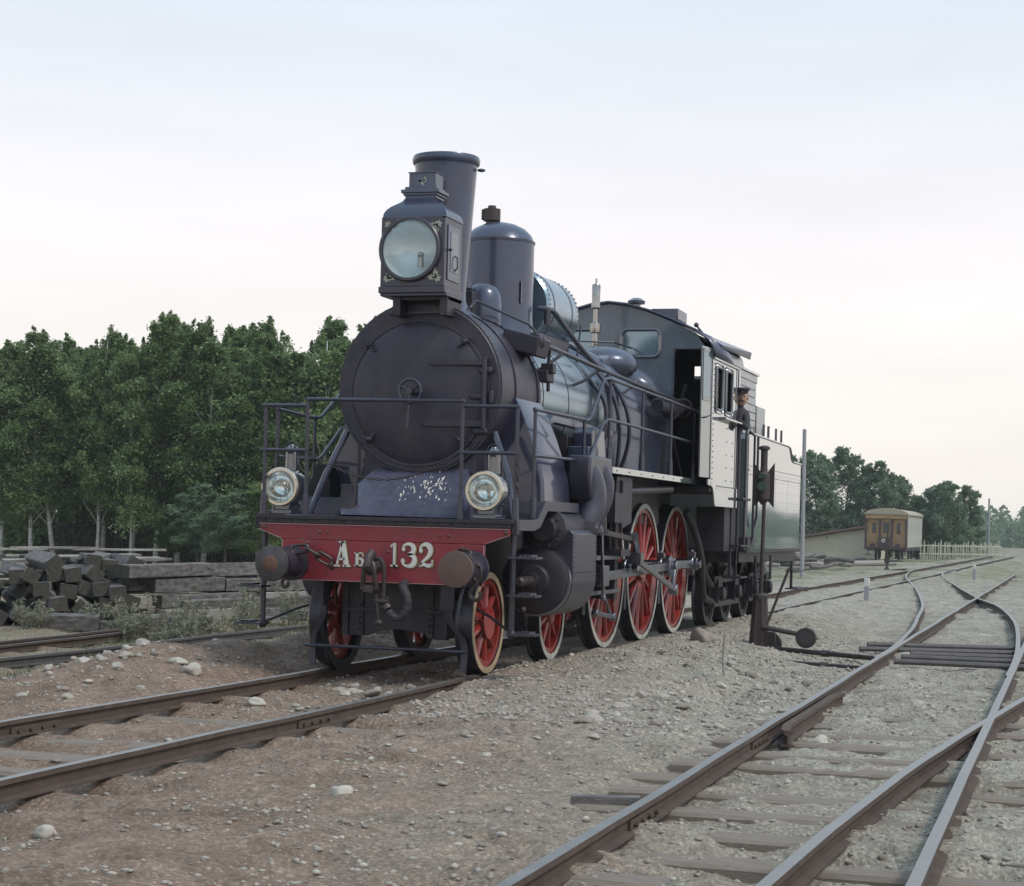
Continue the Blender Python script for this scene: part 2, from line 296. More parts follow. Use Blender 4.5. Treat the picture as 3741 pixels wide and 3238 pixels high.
# ================================================================ ground
def vn(x, y, seed=0):
    x = np.asarray(x, float); y = np.asarray(y, float); xi = np.floor(x).astype(np.int64); yi = np.floor(y).astype(np.int64); fx = x-xi; fy = y-yi
    fx = fx*fx*(3-2*fx); fy = fy*fy*(3-2*fy)
    def h(a, b):
        n = (a*374761393+b*668265263+seed*974634777) & 0xffffffff; n = ((n ^ (n >> 13))*1274126177) & 0xffffffff; return ((n ^ (n >> 16)) & 0xffff)/65535.0
    return (h(xi, yi)*(1-fx)+h(xi+1, yi)*fx)*(1-fy)+(h(xi, yi+1)*(1-fx)+h(xi+1, yi+1)*fx)*fy
def fbm(x, y, o=4, seed=0): return sum((vn(x*2**k, y*2**k, seed+k)-0.5)*0.5**k for k in range(o))
def ss(a, b, t): t = np.clip((np.asarray(t, float)-a)/(b-a), 0, 1); return t*t*(3-2*t)
def bump2(x, y, cx, cy, rx, ry): return np.exp(-((x-cx)/rx)**2-((y-cy)/ry)**2)
def A_(y): return 4.24-0.0112*(y+4)
def hgt(x, y):
    x = np.asarray(x, float); y = np.asarray(y, float); n1 = fbm(x*0.5, y*0.5, 4, 3); n2 = fbm(x*2.6, y*2.6, 4, 11)
    h = -0.15+0*x
    h = h-0.28*ss(-2.6, -4.4, x)-0.05*ss(-8, -14, x)
    trk = ss(1.75, 1.2, np.abs(x))
    saw = 0.5+0.5*np.cos(2*np.pi*(y+3.3)/0.8)
    near = ss(0.6, -1.2, y)
    edge = 0.45+0.55*ss(0.62, 0.12, np.abs(np.abs(x)-0.9)); h = h+trk*(near*(0.028-edge*0.125*(1-saw)**1.5*(0.45+0.9*vn(x*0.9, y*0.6, 77)))+(1-near)*0.03)
    # spoil heaped against the rail beside the engine, sinking towards the next track
    h = h+0.14*ss(0.78, 0.98, x)*ss(3.6, 1.5, x)*ss(-2.6, 0.4, y)*(1-0.25*ss(14, 22, y))
    h = h+0.07*bump2(x, y, 2.3, 1.6, 0.9, 3.2)+0.10*bump2(x, y, 2.4, 7.6, 0.8, 2.0)
    h = h-0.30*bump2(x, y, 3.3, 0.95, 0.28, 0.45)+0.09*bump2(x, y, 3.05, 2.2, 0.5, 1.2)
    h = h+0.30*bump2(x, y, -2.35, 0.1, 0.75, 1.7)+0.34*bump2(x, y, -1.75, 2.9, 0.5, 1.9)+0.12*bump2(x, y, -1.7, 7, 0.5, 4)
    rt = ss(3.2, 3.9, x)*ss(8.5, 7.4, x)
    saw2 = 0.5+0.5*np.cos(2*np.pi*(y+0.2)/0.75)
    h = h+rt*(0.01-0.025*ss(2, -1, y)+(ss(9, -1, y))*(-0.16*(1-saw2)**1.2*ss(0.30, 0.85, vn(x*0.8, y*0.9, 78))*(0.35+0.65*ss(0.08, 0.3, np.minimum(np.abs(x-A_(y)), np.abs(x-A_(y)-1.61))))+0.015*saw2))
    h = h+0.05*ss(3.4, 2.2, x)*ss(-4, -7, y)*ss(0.9, 1.6, x)
    ax = np.abs(np.abs(x)-0.797)
    amp = 1-0.55*ss(0.5, 0.1, ax)
    h = h+amp*(0.12*n1+0.075*n2+0.03*fbm(x*9, y*9, 2, 40))
    h = h+ss(60, 200, y)*(-0.15)+ss(-20, -60, x)*(-0.05)
    return h
def axis(segs):
    out = [segs[0][0]]
    for a, b, s0, s1 in segs:
        t = a
        while t < b-1e-6:
            f = (t-a)/(b-a); t = min(b, t+s0*(s1/s0)**f); out.append(t)
    return np.array(out)
gx = axis([(-1500, -60, 200, 6), (-60, -12, 6, 0.4), (-12, -3.2, 0.4, 0.085), (-3.2, 6.6, 0.055, 0.05), (6.6, 14, 0.1, 1.2), (14, 60, 1.5, 8), (60, 1500, 10, 220)])
gy = axis([(-1500, -60, 220, 10), (-60, -12, 8, 0.4), (-12, -1, 0.05, 0.055), (-1, 14, 0.06, 0.13), (14, 60, 0.15, 0.8), (60, 200, 1, 6), (200, 1600, 8, 220)])
GX, GY = np.meshgrid(gx, gy); GZ = hgt(GX, GY)
nx, ny = len(gx), len(gy)
idx = np.arange(nx*ny).reshape(ny, nx)
q = np.stack([idx[:-1, :-1], idx[:-1, 1:], idx[1:, 1:], idx[1:, :-1]], -1).reshape(-1, 4)
def np_mesh(name, verts, faces):
    me = bpy.data.meshes.new(name); k = faces.shape[1]
    me.vertices.add(len(verts)); me.vertices.foreach_set('co', np.ascontiguousarray(verts, np.float32).ravel())
    me.loops.add(faces.size); me.loops.foreach_set('vertex_index', np.ascontiguousarray(faces, np.int32).ravel())
    me.polygons.add(len(faces)); me.polygons.foreach_set('loop_start', np.arange(0, faces.size, k, dtype=np.int32)); me.polygons.foreach_set('loop_total', np.full(len(faces), k, np.int32))
    me.update(calc_edges=True); me.validate(); return me
me = np_mesh('ground', np.stack([GX, GY, GZ], -1).reshape(-1, 3), q); me.polygons.foreach_set('use_smooth', [True]*len(me.polygons))
ground = tag(link('ground', me, 'ground_dirt'), kind='structure')
def gz(x, y): return float(hgt(np.array([x]), np.array([y]))[0])
def in_view(x, y, z=0.0, mg=0.06):
    v = V3((x, y, z))-CAM_P; d = v.dot(_f)
    if d < 1: return False
    k = 6771.6/3741/d; u = v.dot(_r2)*k; t = v.dot(_u2)*k
    return abs(u) < 0.5+mg and -0.62 < t < 0.6
# ---------------------------------------------------------------- rails
RP = [(-0.036, 0.0), (0.036, 0.0), (0.038, -0.035), (0.010, -0.048), (0.009, -0.115), (0.062, -0.130), (0.062, -0.142), (-0.062, -0.142), (-0.062, -0.130), (-0.009, -0.115), (-0.010, -0.048), (-0.038, -0.035)]
def smooth_path(pts, step=0.6):
    P = [V3(p) for p in pts]; out = []
    for i in range(len(P)-1):
        p0, p1, p2, p3 = P[max(0, i-1)], P[i], P[i+1], P[min(len(P)-1, i+2)]
        n = max(2, int((p2-p1).length/step))
        for k in range(n):
            t = k/n; out.append(0.5*((2*p1)+(p2-p0)*t+(2*p0-5*p1+4*p2-p3)*t*t+(3*p1-p0-3*p2+p3)*t**3))
    out.append(P[-1]); return out
def rail(name, pts, parent, ztop=0.0, side='rail_rust', step=0.8, top='rail_steel', sc=0.88, wob=0.004):
    P = smooth_path([(x, y, ztop) for x, y in pts], step); n = len(RP); v = []; f = []; mi = []
    for i, p in enumerate(P):
        t = (P[min(i+1, len(P)-1)]-P[max(i-1, 0)]).normalized(); r = V3((t.y, -t.x, 0))
        wz = wob*math.sin(p.y*0.9+p.x)+wob*0.7*math.sin(p.y*2.3)
        for a, b in RP: v.append(p+r*a*sc+V3((0, 0, b*sc+wz)))
    for i in range(len(P)-1):
        for k in range(n):
            j = (k+1) % n; f.append([i*n+k, i*n+j, (i+1)*n+j, (i+1)*n+k]); mi.append(1 if k == 0 else 0)
    f += [list(range(n)), [(len(P)-1)*n+k for k in range(n)][::-1]]; mi += [0, 0]
    me = bpy.data.meshes.new(name); me.from_pydata([tuple(a) for a in v], [], f); me.update()
    me.materials.append(MT[side]); me.materials.append(MT[top]); me.polygons.foreach_set('material_index', mi)
    return link(name, me, None, parent)
def sleeper_mesh(L=2.7, w=0.24, h=0.15, seed=0, rounded=False):
    rn = random.Random(seed); b = MB(); rows = []
    for i in range(9):
        x = -L/2+L*i/8; j = lambda s: rn.uniform(-s, s)
        if rounded: rows.append([(x+j(.004), w/2*math.cos(a)+j(.006), -h/2+h/2*1.1*math.sin(a)+j(.006)) for a in [math.pi*2*k/10 for k in range(10)]])
        else: rows.append([(x, -w/2+j(.008), -h), (x, -w/2+j(.008), -0.02+j(.006)), (x, -w/2+0.03, j(.006)), (x, w/2-0.03, j(.006)), (x, w/2+j(.008), -0.02+j(.006)), (x, w/2+j(.008), -h)])
    b.strip(rows, closed=True); n = len(rows[0]); b.f += [list(range(n)), [8*n+k for k in range(n)][::-1]]
    me = bpy.data.meshes.new('sleeper'); me.from_pydata(b.v, [], b.f); me.update(); return me
SLM = [sleeper_mesh(seed=s) for s in range(4)]; SLR = [sleeper_mesh(seed=9+s, rounded=True, w=0.27, h=0.22) for s in range(2)]
def sleepers(track, x, y0, y1, step, z, rot=0.0, L=1.0, pool=SLM, mat_='sleeper_wood', jit=0.05, sj=0.04):
    y = y0; k = 0
    while y < y1:
        o = link('sleeper', pool[k % len(pool)], mat_, track); o.location = (x+random.uniform(-jit, jit), y, z+random.uniform(-0.012, 0.012)); o.rotation_euler = (0, 0, rot+random.uniform(-0.03, 0.03)); o.scale = (L, random.uniform(0.9, 1.1), 1)
        y += step*random.uniform(1-sj, 1+sj); k += 1
def fishplate(track, x, y, z=0.0, s=1):
    b = MB(); b.bx(x+s*0.012, x+s*0.030, y-0.32, y+0.32, z-0.105, z-0.052)
    for k in (-0.24, -0.08, 0.08, 0.24): b.cyl((x+s*0.028, y+k, z-0.08), (x+s*0.052, y+k, z-0.08), 0.016, n=6)
    b.build('fishplate', 'rail_rust', track)
t1 = thing('railway_track', 'straight railway track carrying the steam engine and its tender', 'railway track', (0, 0, -0.14))
rail('rail', [(-0.797, -16), (-0.797, 0), (-0.797, 40), (-0.797, 75), (-1.0, 130)], t1); rail('rail', [(0.797, -16), (0.797, 0), (0.797, 40), (0.797, 62), (0.62, 80), (0.55, 130)], t1)
sleepers(t1, 0, -12.1, 0.6, 0.8, -0.142, sj=0.0); sleepers(t1, 0, 17.4, 40, 0.9, -0.150)
o = link('sleeper', SLR[0], 'sleeper_wood', t1); o.location = (0.1, -3.3, -0.135); o['label'] = 'rounded log sleeper end sticking out beyond the rail'
for (x, y, s) in ((-0.797, -4.85, 1), (0.797, -3.4, 1), (0.797, 2.72, 1)): fishplate(t1, x, y, 0, s)
t2 = thing('railway_turnout', 'curving turnout rails crossing the gravel in the near foreground', 'railway track', (5, 0, -0.14))
A = lambda y: 4.24-0.0112*(y+4)
rail('rail', [(A(y), y) for y in (-16, -4, 8, 20, 30, 60)], t2, side='rail_rust'); rail('rail', [(A(y)+1.61, y) for y in (-16, -4, 8, 20, 30, 60)], t2)
rail('rail', [(5.17, -14), (5.30, -9), (5.44, -5.8), (5.74, -1.7), (6.22, 3), (6.9, 8)], t2)
rail('rail', [(6.80, -14), (6.92, -9), (7.06, -5.8), (7.36, -1.7), (7.84, 3), (8.5, 8)], t2)
rail('check_rail', [(A(-2.75)+0.20, -2.75), (A(-2.3)+0.125, -2.3), (A(0)+0.12, 0), (A(0.6)+0.13, 0.6), (A(0.9)+0.17, 0.9)], t2, ztop=-0.01, top='rail_rust')
sleepers(t2, 5.1, -11.45, 3, 0.75, -0.129, jit=0.12, sj=0.0); fishplate(t2, A(-6.9), -6.9); fishplate(t2, A(-3.0), -3.0); fishplate(t2, A(-7.5)+1.61, -7.5, 0, -1)
t3 = thing('railway_crossover', 'crossover rails swinging from the switch stand back to the engine track', 'railway track', (2, 30, -0.14))
rail('rail', [(A(6)-0.03, 6.0), (A(9)-0.05, 9.0), (3.83, 13.5), (3.55, 17.5), (3.05, 24.2), (1.8, 36.2), (0.20, 50), (-0.68, 61.4), (-0.70, 66)], t3, top='rail_steel')
rail('rail', [(5.74, 4), (5.64, 9), (5.28, 17), (4.66, 24.2), (3.83, 30), (2.74, 39.2), (1.52, 50), (0.70, 60.4), (0.60, 68)], t3)
sleepers(t3, 2.4, 33.0, 36, 1.0, -0.16, 0.12)
t4 = thing('railway_track', 'overgrown lower railway track in front of the timber heap', 'railway track', (-5.3, 5, -0.44))
rail('rail', [(-6.10, -8), (-6.12, 4), (-6.2, 14), (-6.3, 40)], t4, ztop=-0.30, side='rail_grey', top='rail_grey'); rail('rail', [(-4.53, -8), (-4.55, 4), (-4.62, 14), (-4.72, 40)], t4, ztop=-0.30, side='rail_grey', top='rail_grey')
sleepers(t4, -5.3, -5, 14, 0.8, -0.435, mat_='timber_pale')
for k, (a, b, lab) in enumerate((((-7.35, 3.0), (-7.75, 11.5), 'loose rusty rail lying nearest the weeds by the timber heap'), ((-7.75, 2.2), (-8.1, 10.5), 'loose rusty rail lying closest to the foot of the timber heap'))):
    o = rail('loose_rail', [a, b], None, ztop=-0.31, side='rail_rust', top='rail_grey'); tag(o, lab, 'rail', 'loose rails by the timber heap')
# ---------------------------------------------------------------- stones
import bmesh
def rock_mesh(seed, sub=3, amp=0.30, flat=0.62):
    b = bmesh.new(); bmesh.ops.create_icosphere(b, subdivisions=sub, radius=1.0)
    o = V3((seed*7.3, seed*3.1, seed*1.7)); rn = random.Random(seed); sx, sy = rn.uniform(0.8, 1.3), rn.uniform(0.65, 1.0)
    for v in b.verts:
        p = v.co.copy(); k = 1+amp*1.6*noise.noise(p*1.0+o)-amp*0.9*abs(noise.noise(p*1.9+o))+amp*0.25*noise.noise(p*5+o); v.co = V3((p.x*sx*k, p.y*sy*k, p.z*flat*k))
    me = bpy.data.meshes.new('stone'); b.to_mesh(me); b.free(); me.polygons.foreach_set('use_smooth', [True]*len(me.polygons)); return me
RK = [[rock_mesh(s) for s in range(5)] for _ in range(3)]
def stone(x, y, s, k, sink=0.3, parent=ground, name='stone', mati=None):
    mi = mati if mati is not None else random.choice((0, 0, 0, 1, 2, 2))
    o = link(name, RK[mi][k % 5], ('stone', 'stone_pale', 'stone_dark')[mi], parent); o.location = (x, y, gz(x, y)+s*(0.65-sink)*0.6)
    o.rotation_euler = (random.uniform(-0.25, 0.25), random.uniform(-0.25, 0.25), random.uniform(0, 6.28)); o.scale = (s, s, s*random.uniform(0.75, 1.05)); return o
def free_of_rails(x, y, rr):
    return min(abs(abs(x)-0.797), abs(x-A(y)), abs(x-A(y)-1.61)) > rr+0.05
cl = [(-2.7, -1.2, 0.9, 2.0, 80, 0.05, 0.15), (0.0, -0.9, 0.50, 1.1, 34, 0.06, 0.17), (0.1, -4.0, 0.5, 1.5, 14, 0.04, 0.08), (3.1, -1.0, 0.6, 2.2, 34, 0.06, 0.17), (2.3, -3.6, 1.0, 2.4, 36, 0.035, 0.085),
      (2.6, -7.0, 1.2, 1.6, 18, 0.03, 0.07), (2.0, 4.5, 0.7, 3.5, 26, 0.05, 0.12), (3.1, 3.4, 0.4, 1.6, 22, 0.07, 0.17), (5.0, -3.5, 0.6, 3.5, 26, 0.03, 0.07), (-2.2, 1.0, 0.8, 2.0, 16, 0.04, 0.10), (0.5, 2.0, 0.25, 1.4, 8, 0.05, 0.10)]
k = 0
for cx, cy, rx, ry, n, s0, s1 in cl:
    c = 0; tries = 0
    while c < n and tries < n*12:
        tries += 1; x, y = random.gauss(cx, rx*0.6), random.gauss(cy, ry*0.6); s = s0+(s1-s0)*random.random()**2.2; s *= 0.52
        if in_view(x, y) and free_of_rails(x, y, s*1.2) and not (abs(x) < 1.0 and y > 3): stone(x, y, s, k); k += 1; c += 1
for (x, y, s, mi, lab) in ((1.86, 6.6, 0.20, 2, 'large dark boulder on the mound beside the driving wheels'), (2.50, -6.85, 0.085, 1, 'pale knobbly rock in the near foreground dirt'), (1.48, -8.35, 0.075, 1, 'pale stone closest to the camera in the brown dirt'), (-1.55, -0.9, 0.11, 1, 'big smooth pale cobble between rail and earth heap'), (4.55, -2.1, 0.10, 1, 'pale lump of stone next to the check rail')):
    o = stone(x, y, s, 3, parent=None, name='boulder', mati=mi); tag(o, lab, 'rock')
ico_v = np.array(RK[0][0].vertices[0].co)  # keeps the mesh alive
b = bmesh.new(); bmesh.ops.create_icosphere(b, subdivisions=1, radius=1.0); IV = np.array([v.co[:] for v in b.verts]); IF = np.array([[v.index for v in f.verts] for f in b.faces]); b.free()
def pebbles(name, n, x0, x1, y0, y1, s0, s1, material, seed, cond=None):
    rg = np.random.default_rng(seed); x = rg.uniform(x0, x1, n); y = y0+(y1-y0)*rg.uniform(0, 1, n)**1.35
    d = vn(x*0.9, y*0.9, 5+seed)*0.6+vn(x*3, y*3, 8+seed)*0.4; keep = d > 0.42
    for c in (np.abs(np.abs(x)-0.797), np.abs(x-A(y)), np.abs(x-A(y)-1.61)): keep &= c > 0.075
    x, y = x[keep], y[keep]; n = len(x); s = s0+(s1-s0)*rg.uniform(0, 1, n)**3
    an = rg.uniform(0, 6.28, n); sc = np.stack([rg.uniform(0.8, 1.4, n), rg.uniform(0.6, 1.0, n), rg.uniform(0.4, 0.75, n)], 1)
    v = IV[None]*(1+0.5*(rg.uniform(-0.5, 0.5, (n, len(IV), 1))))*sc[:, None]*s[:, None, None]
    c, sn = np.cos(an)[:, None], np.sin(an)[:, None]; vx = v[..., 0]*c-v[..., 1]*sn; vy = v[..., 0]*sn+v[..., 1]*c
    z = hgt(x, y)+s*0.12
    v = np.stack([vx+x[:, None], vy+y[:, None], v[..., 2]+z[:, None]], -1).reshape(-1, 3)
    f = (IF[None]+(np.arange(n)*len(IV))[:, None, None]).reshape(-1, 3)
    o = link(name, np_mesh(name, v, f), material, ground); o['kind'] = 'stuff'
pebbles('gravel', 19000, -4.2, 6.6, -10, 5, 0.005, 0.024, 'stone', 1)
pebbles('gravel', 1200, -4.2, 6.6, -10, 6, 0.007, 0.030, 'stone_pale', 2)
pebbles('gravel', 7000, -4.2, 6.6, -10, 6, 0.006, 0.030, 'stone_dark', 3)
pebbles('gravel', 9000, 0.95, 4.0, -2.5, 14, 0.007, 0.034, 'stone', 4)
pebbles('gravel', 900, 0.95, 4.0, -2.5, 14, 0.010, 0.045, 'stone_pale', 5)
# ================================================================ steam locomotive
loco = thing('steam_locomotive', 'black steam engine with red buffer beam, red wheels and large headlamp', 'steam locomotive', (0, 5, 0))
Y1, Y2, Y3, Y4, Y5 = 0.757, 3.018, 5.373, 7.3245, 9.27
def studs(name, pts, r, d, material, parent, h=None):
    me = None
    for p in pts:
        if me is None: o = MB().lathe((0, 0, 0), d, [(0, r), ((h or r)*0.6, r*0.8), ((h or r), r*0.3)], 8).build(name, material, parent, loc=p); me = o.data
        else: o = link(name, me, None, parent, loc=p)
def rivets(b, pts, r, d, h=None):
    for p in pts: b.lathe(p, d, [(0, r), ((h or r)*0.6, r*0.8), ((h or r), r*0.3)], 8)
def lin(a, b, n): return [tuple(V3(a).lerp(V3(b), i/(n-1))) for i in range(n)]
# ---- buffer beam
bb = MB().prism([(-1.30, 1.456), (1.30, 1.456), (1.30, 1.39), (1.055, 1.302), (-1.055, 1.302), (-1.30, 1.39)], 'y', 0.0, 0.03).build('buffer_beam', 'buffer_red', loco, bevel=0.003)
MB().bx(-1.055, 1.055, -0.014, 0.022, 0.90, 1.297).build('lower_plate', 'buffer_red', bb, bevel=0.004)
lb_ = MB()
for a, c in (((-1.05, 0.905), (1.05, 0.905)), ((-1.3, 1.393), (-1.057, 1.306)), ((1.3, 1.393), (1.057, 1.306)), ((-1.047, 0.9), (-1.047, 1.297)), ((1.047, 0.9), (1.047, 1.297)), ((-1.3, 1.45), (1.3, 1.45))):
    lb_.bar((a[0], -0.016, a[1]), (c[0], -0.016, c[1]), 0.004, 0.006, (0, 1, 0))
lb_.build('lining', 'lining_pale', bb)
studs('bolt', [(-0.66, 0, 1.38), (-0.57, 0, 1.38), (0.60, 0, 1.375), (0.69, 0, 1.375)], 0.017, (0, -1, 0), 'rust', bb); studs('bolt', [(-1.255, 0, 1.42), (1.262, 0, 1.42)], 0.028, (0, -1, 0), 'rust', bb, 0.02)
studs('bolt', [(-0.09, -0.014, 1.205), (0.07, -0.014, 1.205), (-0.78, -0.014, 1.27), (0.83, -0.014, 1.27)], 0.016, (0, -1, 0), 'rust', bb)
MB().bx(-1.31, 1.31, -0.006, 0.03, 1.458, 1.535).build('angle_iron', 'frame_black', loco, bevel=0.004)
studs('rivet', [(float(x), -0.006, 1.49) for x in np.linspace(-1.24, 1.26, 19)], 0.013, (0, -1, 0), 'frame_black', bb)
# ---- lettering
def stroke(b, pts, ws, z0=0.0):
    P = [V3((p[0], 0, p[1])) for p in pts]; a = []; c = []
    for i in range(len(P)):
        t = (P[min(i+1, len(P)-1)]-P[max(0, i-1)]).normalized(); n = V3((-t.z, 0, t.x)); w_ = ws[i]/2 if isinstance(ws, (list, tuple)) else ws/2; a.append(P[i]+n*w_); c.append(P[i]-n*w_)
    b.strip([[p, q] for p, q in zip(a, c)])
def curve(pts, n=5): return [(p.x, p.y) for p in smooth_path([(x, y, 0) for x, y in pts], 1.0/n)]
def glyph(ch, x, z, w, h):
    """slab-serif figure in a unit box, outline strokes thick and thin"""
    b = MB(); T = 0.30; t = 0.10
    if ch == 'A':
        stroke(b, [(0.16, 0.04), (0.50, 0.98)], 0.10); stroke(b, [(0.53, 1.0), (0.80, 0.04)], 0.30); stroke(b, [(0.25, 0.30), (0.68, 0.30)], 0.08); stroke(b, [(-0.02, 0.035), (0.36, 0.035)], 0.07); stroke(b, [(0.55, 0.035), (1.04, 0.035)], 0.07); stroke(b, [(0.28, 0.97), (0.66, 0.97)], 0.06)
    if ch == 'B':
        stroke(b, [(0.28, 0), (0.28, 1)], 0.28); stroke(b, [(0.0, 0.04), (0.5, 0.04)], 0.08); stroke(b, [(0.0, 0.96), (0.92, 0.96)], 0.08); stroke(b, [(0.88, 0.98), (0.88, 0.72)], 0.10)
        c = curve([(0.40, 0.56), (0.66, 0.55), (0.86, 0.44), (0.88, 0.28), (0.80, 0.10), (0.50, 0.04)]); n = len(c); stroke(b, c, [0.08+0.2*math.sin(math.pi*i/(n-1)) for i in range(n)])
    if ch == '1':
        stroke(b, [(0.58, 0.0), (0.58, 1.0)], 0.36); stroke(b, [(0.05, 0.04), (1.05, 0.04)], 0.08); stroke(b, [(0.0, 0.84), (0.48, 0.97)], 0.09)
    if ch == '3':
        c = curve([(0.14, 0.74), (0.16, 0.88), (0.42, 0.98), (0.70, 0.92), (0.80, 0.76), (0.70, 0.58), (0.40, 0.53)]); n = len(c); stroke(b, c, [0.09+0.20*math.exp(-((i/(n-1)-0.66)/0.22)**2) for i in range(n)])
        c = curve([(0.40, 0.53), (0.76, 0.47), (0.88, 0.28), (0.74, 0.08), (0.42, 0.02), (0.14, 0.12), (0.08, 0.26)]); n = len(c); stroke(b, c, [0.09+0.22*math.exp(-((i/(n-1)-0.36)/0.22)**2) for i in range(n)])
        b.lathe((0.16, 0.0, 0.75), (0, 1, 0), [(0, 0.09), (0.001, 0.09)], 10); b.lathe((0.13, 0.0, 0.24), (0, 1, 0), [(0, 0.11), (0.001, 0.11)], 10)
    if ch == '2':
        c = curve([(0.12, 0.70), (0.14, 0.86), (0.42, 0.98), (0.74, 0.90), (0.84, 0.70), (0.68, 0.46), (0.32, 0.24), (0.10, 0.06)]); n = len(c); stroke(b, c, [0.09+0.24*math.exp(-((i/(n-1)-0.52)/0.20)**2) for i in range(n)])
        stroke(b, curve([(0.06, 0.06), (0.36, 0.13), (0.66, 0.05), (0.94, 0.10)]), 0.15); stroke(b, [(0.95, 0.04), (0.97, 0.32)], 0.09); b.lathe((0.17, 0.0, 0.71), (0, 1, 0), [(0, 0.11), (0.001, 0.11)], 10)
    b.v = [(x+p[0]*w, p[1]*w, z+p[2]*h) for p in b.v]
    for nm, mt_, dx, dz, y in (('letter_shade', 'letter_shade', 0.020, -0.014, -0.0160), ('letter_edge', 'letter_gold', 0.011, -0.006, -0.0178), ('letter_face', 'letter_white', 0, 0, -0.0196)):
        c = MB(); c.v = [(p[0]+dx, p[1]+y, p[2]+dz) for p in b.v]; c.f = b.f; c.build(nm, mt_, bb, smooth=False, fix=False, solid=0.0012)
for ch, x, z, w_, h in (('A', -0.490, 1.046, 0.165, 0.245), ('B', -0.277, 1.056, 0.100, 0.132), ('1', 0.097, 1.062, 0.072, 0.230), ('3', 0.205, 1.066, 0.165, 0.226), ('2', 0.385, 1.068, 0.150, 0.224)): glyph(ch, x, z, w_, h)
# ---- buffers
for s in (-1, 1):
    x = s*0.934
    bf = MB().lathe((x, -0.014, 1.066), (0, -1, 0), [(0, 0.175), (0.035, 0.175), (0.04, 0.145), (0.20, 0.128), (0.30, 0.120), (0.305, 0.07), (0.46, 0.065)], 32).build('buffer', 'smokebox_black', loco)
    hd = MB().lathe((x, -0.45, 1.066), (0, -1, 0), [(0, 0.06), (0.015, 0.165), (0.035, 0.174), (0.055, 0.168), (0.070 if s > 0 else 0.085, 0.06), (0.071 if s > 0 else 0.088, 0.0001)], 40, caps=False).build('buffer_head', 'buffer_rusty' if s > 0 else 'buffer_iron', bf)
    if s < 0: MB().lathe((x, -0.530, 1.066), (0, -1, 0), [(0, 0.078), (0.005, 0.070), (0.010, 0.03)], 24).build('wear_patch', 'rust', bf)
# ---- couplings
def link_ring(b, c, d, up, L, W, r, n=16):
    d = V3(d).normalized(); u = V3(up); u = (u-d*u.dot(d)).normalized(); pts = []
    for k in range(n):
        a = 2*math.pi*k/n; ca, sa = math.cos(a), math.sin(a); pts.append(V3(c)+d*(ca*W/2+math.copysign((L-W)/2, ca) if abs(ca) > 1e-6 else 0)+u*sa*W/2)
    b.tube(pts, r, 6, closed=True)
def chain(name, pts, L, W, r, parent, matn='iron_dark'):
    b = MB(); P = smooth_path(pts, 0.02); d = 0; last = P[0]; k = 0; acc = [P[0]]
    for p in P[1:]:
        if (p-acc[-1]).length >= L*0.72: acc.append(p)
    for i in range(len(acc)-1):
        a = acc[i+1]-acc[i]; up = V3((0, -1, 0.2)) if i % 2 else V3((0.6, 0.2, 1)); link_ring(b, (acc[i]+acc[i+1])/2, a, up, L, W, r)
    return b.build(name, matn, parent, angle=60)
chain('safety_chain', [(-0.86, -0.16, 1.20), (-0.75, -0.14, 1.22), (-0.62, -0.10, 1.15), (-0.52, -0.06, 1.09)], 0.165, 0.080, 0.0165, loco)
MB().torus((-0.50, -0.03, 1.06), (1, 0, 0), 0.035, 0.014, 16, 6).build('chain_eye', 'iron_dark', loco)
chain('safety_chain', [(0.86, -0.20, 1.22), (0.98, -0.22, 1.20), (1.05, -0.22, 1.10), (1.06, -0.22, 0.98)], 0.15, 0.074, 0.0155, loco)
def hook(pts, r, parent, name): return MB().tube(smooth_path(pts, 0.02), r, 8).build(name, 'iron_dark', parent)
hook([(1.06, -0.22, 0.98), (1.045, -0.22, 0.92), (1.00, -0.22, 0.86), (1.00, -0.22, 0.80), (1.045, -0.22, 0.775), (1.09, -0.22, 0.80), (1.095, -0.22, 0.86)], 0.020, loco, 'chain_hook')
hook([(-0.93, -0.2, 0.93), (-0.955, -0.2, 0.87), (-0.93, -0.2, 0.83), (-0.89, -0.2, 0.85), (-0.885, -0.2, 0.89)], 0.018, loco, 'chain_hook')
hk = MB().lathe((-0.035, -0.012, 1.06), (0, -1, 0), [(0, 0.075), (0.02, 0.07), (0.03, 0.05)], 6).build('coupling_plate', 'iron_dark', loco)
MB().tube(smooth_path([(-0.035, -0.02, 1.06), (-0.03, -0.14, 1.05), (-0.02, -0.24, 1.02), (-0.02, -0.30, 1.07), (-0.02, -0.27, 1.15), (-0.01, -0.22, 1.19)], 0.03), [0.045]*8+[0.042]*4+[0.03]*40 if 0 else 0.046, 8).build('draw_hook', 'iron_dark', loco)
b = MB()
for s in (-1, 1): b.tube(smooth_path([(-0.02+s*0.005, -0.25, 1.12), (-0.02+s*0.045, -0.27, 1.07), (-0.02+s*0.060, -0.26, 0.95), (-0.02+s*0.070, -0.24, 0.85)], 0.04), 0.024, 7)
b.cyl((-0.11, -0.24, 0.85), (0.07, -0.24, 0.85), 0.028, n=12); b.ob((-0.02, -0.24, 0.85), (0.05, 0, 0), (0, 0.04, 0), (0, 0, 0.035)); b.build('coupling_link', 'iron_dark', loco)
b = MB()
b.tube(smooth_path([(0.01, -0.22, 1.13), (0.07, -0.22, 1.14), (0.105, -0.21, 1.08), (0.11, -0.2, 0.95), (0.11, -0.2, 0.74)], 0.05), 0.022, 7); b.cyl((0.03, -0.2, 0.73), (0.17, -0.2, 0.73), 0.030, n=10); b.cyl((0.035, -0.2, 0.70), (0.035, -0.2, 0.80), 0.018, n=8); b.cyl((0.15, -0.2, 0.69), (0.15, -0.2, 0.78), 0.02, n=8); b.build('screw_coupling', 'iron_dark', loco)
